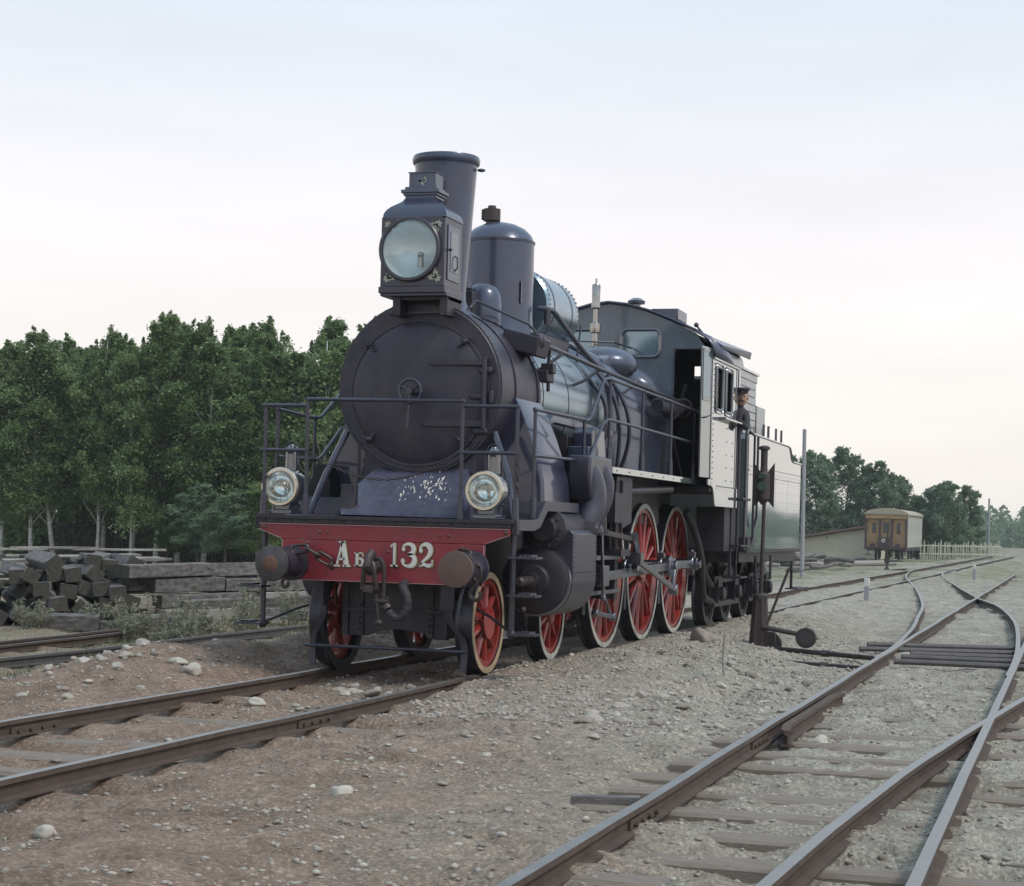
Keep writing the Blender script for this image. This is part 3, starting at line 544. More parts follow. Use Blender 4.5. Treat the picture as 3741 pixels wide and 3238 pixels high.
MB().tube([(0.045, -0.21, 0.78), (0.06, -0.22, 0.66), (0.075, -0.22, 0.57)], [0.012, 0.014, 0.016], 8).ball((0.078, -0.22, 0.525), 0.042, sq=0.8).build('tightening_handle', 'iron_dark', loco)
hp = smooth_path([(0.265, -0.02, 0.90), (0.27, -0.12, 0.885), (0.31, -0.18, 0.85), (0.355, -0.2, 0.77), (0.35, -0.2, 0.66), (0.28, -0.2, 0.58), (0.20, -0.2, 0.60), (0.165, -0.2, 0.64)], 0.015)
MB().tube(hp, [0.040+0.004*math.sin(i*1.7) for i in range(len(hp))], 10).build('brake_hose', 'hose_rubber', loco); MB().cyl((0.155, -0.2, 0.66), (0.13, -0.2, 0.70), 0.05, 0.045, 12).build('hose_coupling', 'iron_dark', loco)
# ---- deck
dk = MB().prism([(-0.02, 1.537), (0.62, 1.537), (0.78, 1.56), (0.92, 1.66), (1.02, 1.735), (2.25, 1.735), (2.25, 1.70), (1.03, 1.70), (0.93, 1.62), (0.80, 1.52), (0.62, 1.50), (-0.02, 1.50)], 'x', -1.335, 1.335)
dk.build('front_deck', 'frame_black', loco, bevel=0.004)
for s in (-1, 1):
    x = s*1.335
    MB().prism([(0.03, 1.545), (0.60, 1.545), (0.76, 1.56), (0.92, 1.665), (1.03, 1.742), (2.25, 1.742), (2.25, 1.64), (1.10, 1.64), (1.0, 1.58), (0.86, 1.48), (0.66, 1.44), (0.03, 1.44)], 'x', x-0.006 if s > 0 else x-0.014, x+0.014 if s > 0 else x+0.006).build('deck_valance', 'rail_pipe', loco, bevel=0.003)
    MB().bx(x-0.03, x+0.03, 0.02, 0.10, 1.40, 1.54).build('valance_bracket', 'frame_black', loco, bevel=0.005)
# ---- steps
for s in (-1, 1):
    zs = (1.185, 0.822, 0.452); b = MB(); x = s*1.30
    st = b.tube([(x, 0.12, 1.45), (x, 0.12, 0.45)], 0.028, 8).build('step_hanger', 'rail_pipe', loco)
    for z in zs if s > 0 else zs[1:]:
        t_ = MB().bx(x-0.02 if s > 0 else x-0.24, x+0.26 if s > 0 else x+0.02, 0.02, 0.24, z-0.012, z+0.010)
        for k in range(3): t_.bx(x+s*(0.09+k*0.045), x+s*(0.12+k*0.045), 0.03, 0.23, z+0.010, z+0.028)
        t_.build('tread', 'rail_pipe', st)
    MB().tube([(x, 0.12, 0.46), (s*1.02, 0.30, 0.60), (s*0.70, 0.5, 0.72)], 0.014, 7).build('step_brace', 'frame_black', st)
    MB().ball((x, 0.12, 0.45), 0.045).build('foot_block', 'frame_black', st)
# ---- guard irons and bar
for s in (-1, 1):
    pts = [(s*0.66, 0.15, 0.92), (s*0.66, 0.15, 0.60), (s*0.70, 0.18, 0.48), (s*0.79, 0.22, 0.33), (s*0.79, 0.22, 0.05)]
    b = MB()
    rows = [[(p.x-0.03, p.y-0.012, p.z), (p.x+0.03, p.y-0.012, p.z), (p.x+0.03, p.y+0.012, p.z), (p.x-0.03, p.y+0.012, p.z)] for p in smooth_path(pts, 0.04)]; b.strip(rows, True); b.f += [[0, 1, 2, 3], [len(b.v)-4+k for k in range(4)]]; b.build('guard_iron', 'rail_pipe', loco)
    MB().bx(s*0.66-0.05, s*0.66+0.05, 0.02, 0.14, 0.66, 0.9).build('guard_bracket', 'frame_black', loco)
MB().tube([(-0.88, 0.20, 0.252), (0.82, 0.20, 0.252)], 0.017, 8).build('guard_bar', 'rail_pipe', loco)
MB().prism([(-0.56, 0.90), (0.56, 0.90), (0.56, 0.345), (0.42, 0.345), (0.30, 0.40), (0.05, 0.43), (-0.18, 0.40), (-0.30, 0.355), (-0.56, 0.355)], 'y', 0.40, 0.46).build('bogie_headstock', 'frame_black', loco, bevel=0.004)
b = MB()
for x in (-0.52, -0.36, 0.38, 0.53): b.bx(x-0.03, x+0.03, 0.37, 0.40, 0.36, 0.88)
b.bx(-0.5, 0.5, 0.36, 0.40, 0.60, 0.63); b.build('headstock_rib', 'frame_black', loco)
studs('headstock_bolt', [(x, 0.37, z) for x in (-0.36, 0.38) for z in (0.42, 0.48, 0.54, 0.60, 0.66)], 0.018, (0, -1, 0), 'frame_black', loco)
# ---- wheels
def make_wheel(D, ns, hub, weight=False, face='tyre_white', pin=None):
    Rr = D/2; ri = Rr-0.075
    c = MB(); c.ring((0, 0, 0), (1, 0, 0), ri-0.055, ri, -0.045, 0.055, 48); c.lathe((0, 0, 0), (1, 0, 0), [(-0.09, hub*0.8), (-0.08, hub), (0.06, hub), (0.075, hub*0.9), (0.078, 0.05)], 24)
    for k in range(ns):
        a = 2*math.pi*k/ns; ca, sa = math.cos(a), math.sin(a); d = V3((0, ca, sa)); s_ = V3((0, -sa, ca)); rows = []
        for r_, w_, tt in ((hub*0.7, 0.085, 0.05), ((hub+ri)/2, 0.060, 0.040), (ri-0.03, 0.070, 0.036)): rows.append([d*r_+s_*(w_/2*math.cos(q))+V3((0.005+tt*math.sin(q), 0, 0)) for q in [math.pi*2*j/8 for j in range(8)]])
        c.strip(rows, True)
    if weight:
        a0 = math.radians(weight); poly = [(ri-0.04)*V3((0, math.cos(a0+q), math.sin(a0+q))) for q in np.linspace(-0.55, 0.55, 14)]+[(ri*0.66)*V3((0, math.cos(a0+q), math.sin(a0+q))) for q in np.linspace(0.45, -0.45, 10)]
        n = len(poly); c.add([p+V3((0.062, 0, 0)) for p in poly]+[p+V3((-0.03, 0, 0)) for p in poly], [list(range(n)), list(range(n, 2*n))[::-1]]+[[k, (k+1) % n, n+(k+1) % n, n+k] for k in range(n)])
    if pin:
        p = V3((0, pin[0], pin[1])); c.lathe(p, (1, 0, 0), [(0.0, 0.15), (0.08, 0.14), (0.09, 0.12)], 20); c.bar(V3((0.04, 0, 0)), p+V3((0.04, 0, 0)), 0.09, 0.24, (0, -pin[1], pin[0]))
    t = MB(); t.lathe((0, 0, 0), (1, 0, 0), [(-0.07, ri), (-0.10, ri), (-0.10, Rr+0.022), (-0.085, Rr+0.028), (-0.068, Rr+0.018), (-0.055, Rr+0.003), (0.062, Rr-0.006), (0.07, Rr-0.014), (0.07, ri), (-0.07, ri)], 64, caps=False)
    f = MB().ring((0, 0, 0), (1, 0, 0), ri+0.002, Rr-0.012, 0.069, 0.074, 64)
    return c, t, f, face
def add_wheel(spec, x, y, z, nm, right=True, cache={}):
    key = id(spec); c, t, f, face = spec
    if key not in cache:
        o = c.build(nm, 'wheel_red', loco); o2 = t.build('tyre', 'tyre_dark', o); o3 = f.build('tyre_face', face, o); cache[key] = (o.data, o2.data, o3.data)
    else:
        d = cache[key]; o = link(nm, d[0], None, loco); o2 = link('tyre', d[1], None, o); o3 = link('tyre_face', d[2], None, o)
    for q_ in (o2, o3): q_.matrix_parent_inverse = Matrix()
    o.location = (x, y, z)
    if not right: o.rotation_euler = (0, 0, math.pi)
    return o
bw1 = make_wheel(1.03, 9, 0.13, face='tyre_tan'); bw2 = make_wheel(1.03, 9, 0.11)
dw = make_wheel(1.83, 15, 0.16, weight=-18, pin=(-0.30, 0.09))
for s in (1, -1): w_ = add_wheel(bw1, s*0.79, Y1, 0.515, 'bogie_wheel', s > 0); add_wheel(bw2, s*0.79, Y2, 0.515, 'bogie_wheel', s > 0)
MB().lathe((0.865, Y1, 0.515), (1, 0, 0), [(0, 0.165), (0.012, 0.16), (0.016, 0.0001)], 32, caps=False).build('hub_cap', 'wheel_red', loco)
for y in (Y3, Y4, Y5):
    add_wheel(dw, 0.79, y, 0.915, 'driving_wheel'); add_wheel(dw, -0.79, y, 0.915, 'driving_wheel', False)
for y, z, r_ in ((Y1, .515, .08), (Y2, .515, .08), (Y3, .915, .1), (Y4, .915, .1), (Y5, .915, .1)): MB().cyl((-0.72, y, z), (0.72, y, z), r_, n=16).build('axle', 'frame_black', loco)
b = MB()
for s in (-1, 1): b.bx(s*0.60-0.02, s*0.60+0.02, 0.6, 10.6, 0.72, 1.62); b.bx(s*0.55-0.03, s*0.55+0.03, 0.45, 3.6, 0.36, 0.72)
b.bx(-0.58, 0.58, 3.2, 3.5, 0.5, 1.6); b.bx(-0.58, 0.58, 6.2, 6.4, 0.5, 1.6); b.bx(-0.6, 0.6, 7.4, 10.0, 1.0, 2.1); b.bx(-0.5, 0.5, 1.5, 2.3, 0.35, 1.5); b.build('main_frame', 'frame_black', loco)
b = MB()
for y in (6.35, 8.3): b.bx(0.66, 0.74, y-0.05, y+0.05, 0.35, 1.5)
for y in (4.35, 6.35, 8.3): b.bx(0.72, 0.86, y-0.06, y+0.06, 0.45, 0.95)
b.build('brake_hanger', 'frame_black', loco)
b = MB().tube([(0.80, 2.45, 0.60), (0.95, 2.5, 0.66), (1.05, 2.9, 0.66), (1.05, 3.35, 0.62)], 0.03, 7); b.bx(0.88, 1.0, Y2-0.3, Y2+0.3, 0.60, 0.66); b.build('bogie_spring', 'iron_dark', loco)
# ---- cylinders
for s in (1, -1):
    cx = s*1.13
    def mx_(p): return (s*p[0], p[1])
    cs = MB().prism([mx_(p) for p in arc(1.13, 0.93, 0.372, -118, 0, 14)+[(1.502, 1.42), (1.46, 1.46), (0.95, 1.46), (0.95, 0.65)]], 'y', 1.53, 2.45).build('cylinder_casing', 'rail_pipe', loco, bevel=0.008)
    if s > 0:
        b = MB(); rivets(b, [(1.502, y, 1.02) for y in np.linspace(1.58, 2.40, 12)]+[(1.502, 1.57, z) for z in np.linspace(0.98, 1.38, 9)]+[(1.502, 2.41, z) for z in np.linspace(0.98, 1.38, 9)], 0.010, (1, 0, 0)); b.bx(1.503, 1.508, 1.55, 2.43, 0.995, 1.005); tag(b.build('casing_rivet', 'rail_pipe', cs), kind='stuff')
    cv = MB().lathe((cx, 1.53, 0.93), (0, -1, 0), [(0, 0.365), (0.03, 0.362), (0.10, 0.345), (0.125, 0.30), (0.13, 0.17), (0.17, 0.165), (0.19, 0.15), (0.20, 0.085), (0.26, 0.08), (0.265, 0.05)], 44).build('cylinder_cover', 'frame_black', loco)
    MB().ring((cx, 1.5, 0.93), (0, -1, 0), 0.345, 0.368, 0.0, 0.045, 48).build('cover_ring', 'bright_steel', cv)
    b = MB(); rivets(b, [(cx+0.12*math.cos(a), 1.36, 0.93+0.12*math.sin(a)) for a in np.linspace(0, 6.28, 9)[:-1]], 0.018, (0, -1, 0), 0.03); tag(b.build('gland_nut', 'iron_dark', cv), kind='stuff')
    MB().lathe((cx, 1.30, 0.93), (0, -1, 0), [(0, 0.05), (0.42, 0.05), (0.44, 0.03)], 16).build('tail_rod_sleeve', 'iron_dark', cv)
    vc = MB().lathe((s*1.22, 2.5, 1.46), (0, -1, 0), [(0, 0.20), (0.95, 0.20), (0.96, 0.22), (1.05, 0.22), (1.08, 0.14), (1.14, 0.12)], 32).build('valve_chest', 'frame_black', loco)
    b = MB(); rivets(b, [(s*1.22+0.175*math.cos(a), 1.42, 1.46+0.175*math.sin(a)) for a in np.linspace(0, 6.28, 11)[:-1]], 0.016, (0, -1, 0), 0.03); tag(b.build('valve_nut', 'iron_dark', vc), kind='stuff')
    MB().tube([(s*1.05, 1.55, 0.60), (s*1.04, 1.45, 0.56), (s*1.04, 1.35, 0.60)], 0.022, 7).ball((s*1.04, 1.33, 0.63), 0.035).build('drain_cock', 'iron_dark', loco)
# steam pipe elbow, right hand
MB().tube(smooth_path([(1.28, 2.50, 2.16), (1.36, 2.55, 2.05), (1.41, 2.58, 1.90), (1.41, 2.56, 1.72), (1.37, 2.48, 1.55), (1.355, 2.45, 1.44)], 0.05), 0.145, 16).build('steam_pipe', 'rail_pipe', loco)
MB().tube(smooth_path([(1.36, 2.95, 2.15), (1.43, 3.0, 1.98), (1.42, 2.98, 1.78), (1.37, 2.90, 1.62), (1.37, 2.88, 1.46)], 0.05), 0.105, 14).build('exhaust_pipe', 'rail_pipe', loco)
MB().prism([(2.30, 2.26), (3.22, 2.26), (3.24, 2.0), (3.10, 1.80), (2.80, 1.88), (2.40, 1.78), (2.28, 2.0)], 'x', 1.20, 1.455).build('pipe_cover', 'rail_pipe', loco, bevel=0.03, seg=3)
MB().lathe((1.37, 2.88, 1.42), (0, 0, 1), [(0, 0.15), (0.05, 0.15), (0.05, 0.125), (0.20, 0.12)], 18).build('pipe_flange', 'frame_black', loco)
MB().lathe((1.35, 2.44, 1.43), (0, 0, 1), [(0, 0.19), (0.05, 0.19), (0.05, 0.165), (0.12, 0.160)], 20).build('pipe_flange', 'frame_black', loco); MB().lathe((1.36, 2.42, 1.46), (1, 0, 0), [(-0.2, 0.07), (0.14, 0.07), (0.16, 0.04)], 14).build('relief_valve', 'rail_pipe', loco); MB().lathe((1.36, 2.62, 1.46), (1, 0, 0), [(-0.2, 0.06), (0.14, 0.06), (0.16, 0.04)], 14).build('relief_valve', 'rail_pipe', loco)
MB().prism([(3.28, 2.19), (3.28, 2.55), (3.36, 2.62), (3.80, 2.60), (3.92, 2.19)], 'x', 0.98, 1.20).build('oil_box', 'skirt_paint', loco, bevel=0.015)
MB().bx(1.02, 1.26, 2.92, 3.26, 2.06, 2.38).build('tool_box', 'paint_white' if 0 else 'dome_paint', loco, bevel=0.012)
# ---- motion
def rod(p0, p1, w, h, parent, name, m_='bright_steel', e0=0, e1=0):
    b = MB().bar(p0, p1, w, h); 
    for p, r_ in ((p0, e0), (p1, e1)):
        if r_: b.lathe(V3(p)-V3((w*0.75, 0, 0)), (1, 0, 0), [(0, r_*0.9), (0.01, r_), (w*1.5-0.01, r_), (w*1.5, r_*0.9)], 20)
    return b.build(name, m_, parent, bevel=0.006)
PX = 1.16; pn = [(PX, y-0.30, 1.005) for y in (Y3, Y4, Y5)]
rod(pn[0], pn[1], 0.05, 0.11, loco, 'coupling_rod', e0=0.11, e1=0.12); rod(V3(pn[1])+V3((0.004, 0, 0)), V3(pn[2])+V3((0.004, 0, 0)), 0.05, 0.11, loco, 'coupling_rod', e1=0.12)
for p in pn: MB().lathe(V3(p)-V3((0.32, 0, 0)), (1, 0, 0), [(0, 0.075), (0.30, 0.075), (0.30, 0.09), (0.40, 0.09), (0.41, 0.065), (0.45, 0.06)], 18).build('crank_pin', 'bright_steel', loco)
for p in pn[1:]:
    MB().bx(p[0]-0.05, p[0]+0.05, p[1]-0.05, p[1]+0.05, p[2]+0.10, p[2]+0.17).cyl((p[0], p[1], p[2]+0.17), (p[0], p[1], p[2]+0.20), 0.03, n=10).bx(p[0]-0.035, p[0]+0.035, p[1]-0.04, p[1]+0.04, p[2]-0.16, p[2]-0.10).build('oil_cup', 'bright_steel', loco)
rod((1.27, 3.55, 0.93), (1.27, pn[1][1], 1.005), 0.055, 0.105, loco, 'connecting_rod', e0=0.09, e1=0.14)
MB().bx(1.25, 1.34, pn[1][1]-0.22, pn[1][1]+0.12, 0.90, 1.11).build('big_end_strap', 'bright_steel', loco, bevel=0.012)
rod((1.36, pn[1][1]-0.02, 1.0), (1.36, pn[1][1]-0.16, 0.70), 0.045, 0.10, loco, 'return_crank', e0=0.08, e1=0.07)
rod((1.40, 4.78, 1.10), (1.40, pn[1][1]-0.16, 0.70), 0.04, 0.065, loco, 'eccentric_rod', e0=0.06, e1=0.075)
MB().bx(1.20, 1.32, 3.40, 3.75, 0.82, 1.06).build('crosshead', 'bright_steel', loco, bevel=0.015)
for z0_, z1_ in ((1.12, 1.17), (0.73, 0.775)): MB().bx(1.18, 1.28, 2.45, 4.40, z0_, z1_).build('slide_bar', 'bright_steel', loco, bevel=0.006)
MB().cyl((1.13, 2.45, 0.93), (1.13, 3.4, 0.93), 0.045).build('piston_rod', 'bright_steel', loco)
MB().prism([(4.30, 0.65), (4.44, 0.65), (4.44, 1.45), (5.05, 1.55), (5.05, 2.1), (4.30, 2.1)], 'x', 0.78, 1.24).build('motion_bracket', 'frame_black', loco, bevel=0.01)
MB().tube(smooth_path([(1.36, 4.72, 1.42), (1.36, 4.82, 1.28), (1.36, 4.86, 1.12), (1.36, 4.80, 0.98)], 0.05), 0.045, 8).bx(1.28, 1.45, 4.7, 4.86, 1.06, 1.20).build('expansion_link', 'bright_steel', loco)
rod((1.30, 3.0, 1.46), (1.33, 4.75, 1.36), 0.04, 0.06, loco, 'radius_rod', 'iron_dark', 0.05, 0.06); rod((1.33, 3.45, 0.70), (1.33, 3.30, 1.44), 0.03, 0.05, loco, 'combination_lever', 'bright_steel', 0.04, 0.04)
rod((1.24, 3.45, 0.52), (1.30, 4.0, 0.46), 0.05, 0.05, loco, 'union_link', 'bright_steel', 0.05, 0.05); rod((1.27, 3.55, 0.86), (1.28, 3.95, 0.50), 0.025, 0.035, loco, 'drain_lever', 'bright_steel')
b = MB()
for s_ in (0.05, 0.09, 0.14): b.cyl((1.12+s_, 4.18+s_*2, 1.22), (1.12+s_, 4.18+s_*2, 2.05), 0.018, n=7)
b.bx(1.10, 1.36, 4.1, 4.55, 1.16, 1.24); b.bx(1.0, 1.30, 4.0, 4.4, 1.55, 1.9); b.build('lubricator_pipes', 'frame_black', loco)
b = MB().cyl((1.18, 4.7, 1.92), (1.18, 7.4, 2.02), 0.05); b.bx(0.8, 1.22, 4.62, 4.72, 1.6, 2.15); b.build('reversing_shaft', 'frame_black', loco)
# ---- smokebox
SZ = 2.868; RB = 0.868
sb = MB().lathe((0, 0.925, SZ), (0, 1, 0), [(0.0, 0.80), (0.0, RB-0.012), (0.012, RB), (0.50, RB), (0.505, RB-0.004), (1.36, RB-0.004)], 96).build('smokebox', 'smokebox_black', loco, angle=28)
MB().ring((0, 0.925, SZ), (0, 1, 0), RB-0.01, RB+0.018, 0.01, 0.06, 96).build('front_ring', 'smokebox_black', sb, bevel=0.004)
MB().ring((0, 0.925, SZ), (0, 1, 0), RB-0.01, RB+0.014, 0.50, 0.55, 96).build('middle_ring', 'smokebox_black', sb); MB().ring((0, 0.925, SZ), (0, 1, 0), RB-0.05, RB+0.012, 1.30, 1.38, 96).build('rear_ring', 'smokebox_black', sb)
b = MB()
for y in (0.96, 2.26): rivets(b, [((RB+0.014)*math.cos(a), y, SZ+(RB+0.014)*math.sin(a)) for a in np.linspace(-0.9, 4.0, 56)], 0.013, (0, 0, 1))
rivets(b, [(0.845*math.cos(a), 0.925, SZ+0.845*math.sin(a)) for a in np.linspace(0, 6.2, 60)], 0.008, (0, -1, 0)); tag(b.build('ring_rivet', 'smokebox_black', sb), kind='stuff')
dr = MB().lathe((0, 0.93, SZ-0.055), (0, -1, 0), [(0.0, 0.735), (0.02, 0.725), (0.034, 0.690), (0.046, 0.66), (0.066, 0.40), (0.074, 0.0001)], 96, caps=False).build('smokebox_door', 'smokebox_black', loco, angle=20)
MB().ring((0, 0.925, SZ-0.055), (0, -1, 0), 0.725, 0.752, 0.0, 0.022, 96).build('door_rim', 'smokebox_black', dr, bevel=0.003)
def strap(z, x0, x1): MB().bx(x0, x1, 0.845, 0.885, z-0.032, z+0.032).build('hinge_strap', 'smokebox_black', dr, bevel=0.006)
strap(3.121, 0.13, 0.72); strap(2.500, 0.08, 0.72)
MB().cyl((0.716, 0.86, 2.45), (0.716, 0.86, 3.17), 0.025, n=12).build('hinge_pin', 'smokebox_black', dr)
for z, x0, x1 in ((3.045, 0.65, 0.79), (2.78, 0.55, 0.72), (2.43, 0.60, 0.75)): MB().bx(x0, x1, 0.86, 0.91, z-0.035, z+0.03).build('hinge_lug', 'smokebox_black', dr, bevel=0.02, seg=3)
MB().bx(0.745, 0.805, 0.885, 0.93, 2.70, 2.84).build('latch_plate', 'smokebox_black', dr, bevel=0.02, seg=3)
hw = MB().torus((0, 0.66, SZ-0.055), (0, 1, 0), 0.118, 0.017, 32, 10)
for a in (0.6, 2.7, 4.6): hw.tube([(0, 0.67, SZ-0.055), (0.115*math.cos(a), 0.66, SZ-0.055+0.115*math.sin(a))], 0.015, 6)
hw.build('hand_wheel', 'rail_pipe', dr); MB().cyl((0, 0.86, SZ-0.055), (0, 0.62, SZ-0.055), 0.035, n=14).build('spindle', 'rail_pipe', dr)
MB().tube([(-0.005, 0.70, SZ-0.07), (-0.015, 0.69, SZ-0.25), (-0.03, 0.69, SZ-0.43)], [0.016, 0.018, 0.021], 8).build('clamp_handle', 'rail_pipe', dr)
for x, z, a in ((-0.55, 3.30, 2.4), (0.50, 3.33, 0.6), (-0.52, 2.33, 3.9), (0.50, 2.32, -0.6)):
    d = V3((math.cos(a), 0, math.sin(a))); c = V3((x, 0.87, z)); MB().tube([c-d*0.10, c, c+d*0.06], [0.012, 0.020, 0.016], 7).ball(c+V3((0, -0.01, 0)), 0.028).tube([c+V3((-0.05, -0.02, 0.02)), c+V3((0.05, -0.02, 0.0))], 0.012, 6).build('door_clamp', 'smokebox_black', dr)
MB().tube([(-0.31, 0.91, 3.61), (-0.31, 0.855, 3.625), (0.28, 0.855, 3.62), (0.28, 0.91, 3.61)], 0.012, 8).build('door_grab_rail', 'rail_pipe', loco)
# skirts down to the deck and sloping plate below the door
for s in (1, -1):
    top = [(0.87*math.cos(a)*s, SZ+0.87*math.sin(a)) for a in (0.05, -0.25, -0.55, -0.85)]
    prof = [(s*0.880, 2.80), (s*0.95, 2.66), (s*1.045, 2.42), (s*1.125, 2.16), (s*1.17, 1.95), (s*1.175, 1.74)]
    inn = [(s*0.3, 2.80), (s*0.3, 2.66), (s*0.3, 2.42), (s*0.3, 2.16), (s*0.3, 1.95), (s*0.3, 1.74)]
    rows = []
    for y, k in ((1.40, 0.0), (1.44, 0.02), (1.85, 0.035), (2.24, 0.04)): rows.append([(p[0]+s*k*(0.4+i*0.25 if y < 2 else 0.5+i*0.25), y, p[1]) for i, p in enumerate(prof)])
    b = MB().strip(rows); b.strip([[ (p[0], 1.40, p[1]) for p in prof], [(p[0], 1.40, p[1]) for p in inn]]); b.build('smokebox_skirt', 'skirt_paint', loco, angle=25)
    MB().tube([(s*0.80, 0.98, 2.42), (s*0.98, 0.90, 2.0), (s*1.10, 0.75, 1.55)], 0.034, 10).build('deck_brace', 'skirt_paint', loco)
sp = MB(); sp.add([(-0.44, 0.98, 2.06), (0.50, 0.98, 2.06), (0.74, 0.10, 1.545), (-0.34, 0.10, 1.545), (-0.66, 0.62, 1.70), (-0.60, 0.98, 1.92), (0.74, 0.62, 1.72), (0.62, 0.98, 1.92)], [[0, 1, 7, 6, 2, 3, 4, 5]])
sp = MB(); sp.strip([[(-0.46, 1.0, 2.06), (0.52, 1.0, 2.06)], [(-0.60, 0.72, 1.84), (0.68, 0.72, 1.84)], [(-0.63, 0.42, 1.66), (0.74, 0.42, 1.66)], [(-0.50, 0.16, 1.555), (0.74, 0.14, 1.545)]])
for s, xs in ((-1, (-0.46, -0.60, -0.63, -0.50)), (1, (0.52, 0.68, 0.74, 0.74))): sp.strip([[(xs[0], 1.0, 2.06), (xs[1], 0.72, 1.84), (xs[2], 0.42, 1.66), (xs[3], 0.16, 1.55)], [(xs[0], 1.05, 1.54), (xs[1], 0.76, 1.54), (xs[2], 0.46, 1.54), (xs[3], 0.18, 1.54)]])
sp.build('sloping_plate', 'slope_sky_tone', loco, angle=50)
MB().bx(-0.60, 0.62, 0.98, 2.1, 1.5, 2.3).build('saddle', 'smokebox_black', loco)
MB().prism([(0.30, 1.54), (0.30, 1.60), (0.36, 1.72), (0.36, 1.86), (0.44, 1.86), (0.44, 1.54)], 'x', -0.60, -0.44).build('jack_bracket', 'frame_black', loco, bevel=0.008)
b = MB(); rr2 = random.Random(5)
for k in range(100):
    x = rr2.choice((0.16, 0.20, 0.26, 0.36, -0.02))+rr2.gauss(0, 0.035 if k % 3 else 0.12); t_ = rr2.gauss(0.45, 0.25)
    if 0 < t_ < 1 and abs(x) < 0.6: y = 1.0-t_*0.58; z = float(np.interp(y, [0.16, 0.42, 0.72, 1.0], [1.55, 1.66, 1.84, 2.06])); r_ = rr2.uniform(0.0018, 0.005); b.ob((x, y-0.003, z+0.004), (r_, 0, r_*rr2.uniform(-1, 1)), (0, -r_*3.2, -r_*2.5), (0, 0.0012, -0.0012))
tag(b.build('scaling_paint', 'letter_white', loco, smooth=False), kind='stuff')
# tall dark box on the far side of the deck
MB().prism([(-1.28, 1.70), (-1.03, 1.70), (-1.03, 1.90), (-1.06, 1.97), (-1.07, 2.08), (-1.20, 2.08), (-1.20, 1.99), (-1.26, 1.92), (-1.28, 1.86)], 'y', 1.1, 1.35).build('sand_valve_box', 'interior_dark', loco, bevel=0.01)
# ---- chimney, headlamp
MB().lathe((0, 1.56, 3.60), (0, 0, 1), [(0, 0.44), (0.06, 0.40), (0.12, 0.30), (0.22, 0.245), (0.32, 0.24), (1.60, 0.325), (1.64, 0.330), (1.66, 0.352), (1.70, 0.358), (1.735, 0.345), (1.735, 0.30), (1.4, 0.28)], 56, caps=False).build('chimney', 'dome_paint', loco, angle=40)
MB().ball((0.37, 1.62, 5.20), 0.045, sq=0.4).build('chimney_lug', 'dome_paint', loco)
HX0, HX1, HY0, HY1, HZ0, HZ1 = -0.345, 0.335, 0.645, 1.165, 3.868, 4.560
hb = MB().add([(HX0, HY0, HZ0), (HX1, HY0, HZ0), (HX1, HY1, HZ0), (HX0, HY1, HZ0), (HX0, HY0, HZ1), (HX1, HY0, HZ1), (HX1, HY1, HZ1), (HX0, HY1, HZ1)], [[0, 3, 2, 1], [4, 5, 6, 7], [1, 2, 6, 5], [2, 3, 7, 6], [3, 0, 4, 7]])
_cx, _cz, _cr = -0.030, 4.238, 0.300; ring_i, ring_o = [], []
for k in range(65):
    a = 2*math.pi*k/64; ca, sa = math.cos(a), math.sin(a); tx = ((HX1 if ca > 0 else HX0)-_cx)/ca if abs(ca) > 1e-6 else 1e9; tz = ((HZ1 if sa > 0 else HZ0)-_cz)/sa if abs(sa) > 1e-6 else 1e9; t_ = min(tx, tz)
    ring_i.append((_cx+_cr*ca, HY0, _cz+_cr*sa)); ring_o.append((_cx+t_*ca, HY0, _cz+t_*sa))
hb.strip([ring_i, ring_o]); hl = hb.build('headlamp', 'rail_pipe', loco, smooth=False, fix=False)
MB().bx(HX0-0.015, HX1+0.015, HY0-0.015, HY1+0.015, HZ0-0.07, HZ0-0.005).bx(HX0+0.0, HX1+0.03, HY0+0.0, HY1+0.02, HZ0-0.10, HZ0-0.072).build('lamp_base', 'rail_pipe', hl, bevel=0.005)
lx, ly = (HX0+HX1)/2, (HY0+HY1)/2; a_, c_ = (HX1-HX0)/2, (HY1-HY0)/2; rows = []
for z, fx in ((4.560, 1.0), (4.60, 0.985), (4.64, 0.92), (4.68, 0.80), (4.715, 0.64), (4.745, 0.52), (4.77, 0.48)): rows.append([(lx+0.01+sx*a_*fx, ly+sy*c_*fx, z) for sx, sy in ((-1, -1), (1, -1), (1, 1), (-1, 1))])
MB().strip(rows, True).build('lamp_roof', 'dome_paint', hl, angle=30)
b = MB()
for z0, z1, fx in ((4.77, 4.80, 0.49), (4.80, 4.825, 0.54), (4.825, 4.86, 0.60), (4.86, 4.89, 0.50)): b.bx(lx+0.02-a_*fx, lx+0.02+a_*fx, ly-c_*fx, ly+c_*fx, z0, z1)
b.build('lamp_cornice', 'dome_paint', hl, bevel=0.004)
tb = MB().bx(lx+0.03-a_*0.42, lx+0.03+a_*0.42, ly-c_*0.44, ly+c_*0.44, 4.89, 5.03).bx(lx+0.03-a_*0.45, lx+0.03+a_*0.45, ly-c_*0.47, ly+c_*0.47, 5.03, 5.04).build('vent_box', 'dome_paint', hl, bevel=0.003)
LC = V3((-0.030, HY0, 4.238)); LR = 0.300
MB().lathe(LC, (0, -1, 0), [(-0.01, LR+0.03), (0.03, LR+0.03), (0.045, LR+0.018), (0.045, LR-0.008), (0.0, LR-0.008)], 64, caps=False).build('lens_rim', 'rail_pipe', hl)
MB().lathe(LC+V3((0, -0.002, 0)), (0, 1, 0), [(0.0, LR-0.004), (0.05, LR*0.93), (0.12, LR*0.78), (0.18, LR*0.5), (0.205, LR*0.2), (0.21, 0.0001)], 48, caps=False).build('reflector', 'headlamp_silver', hl)
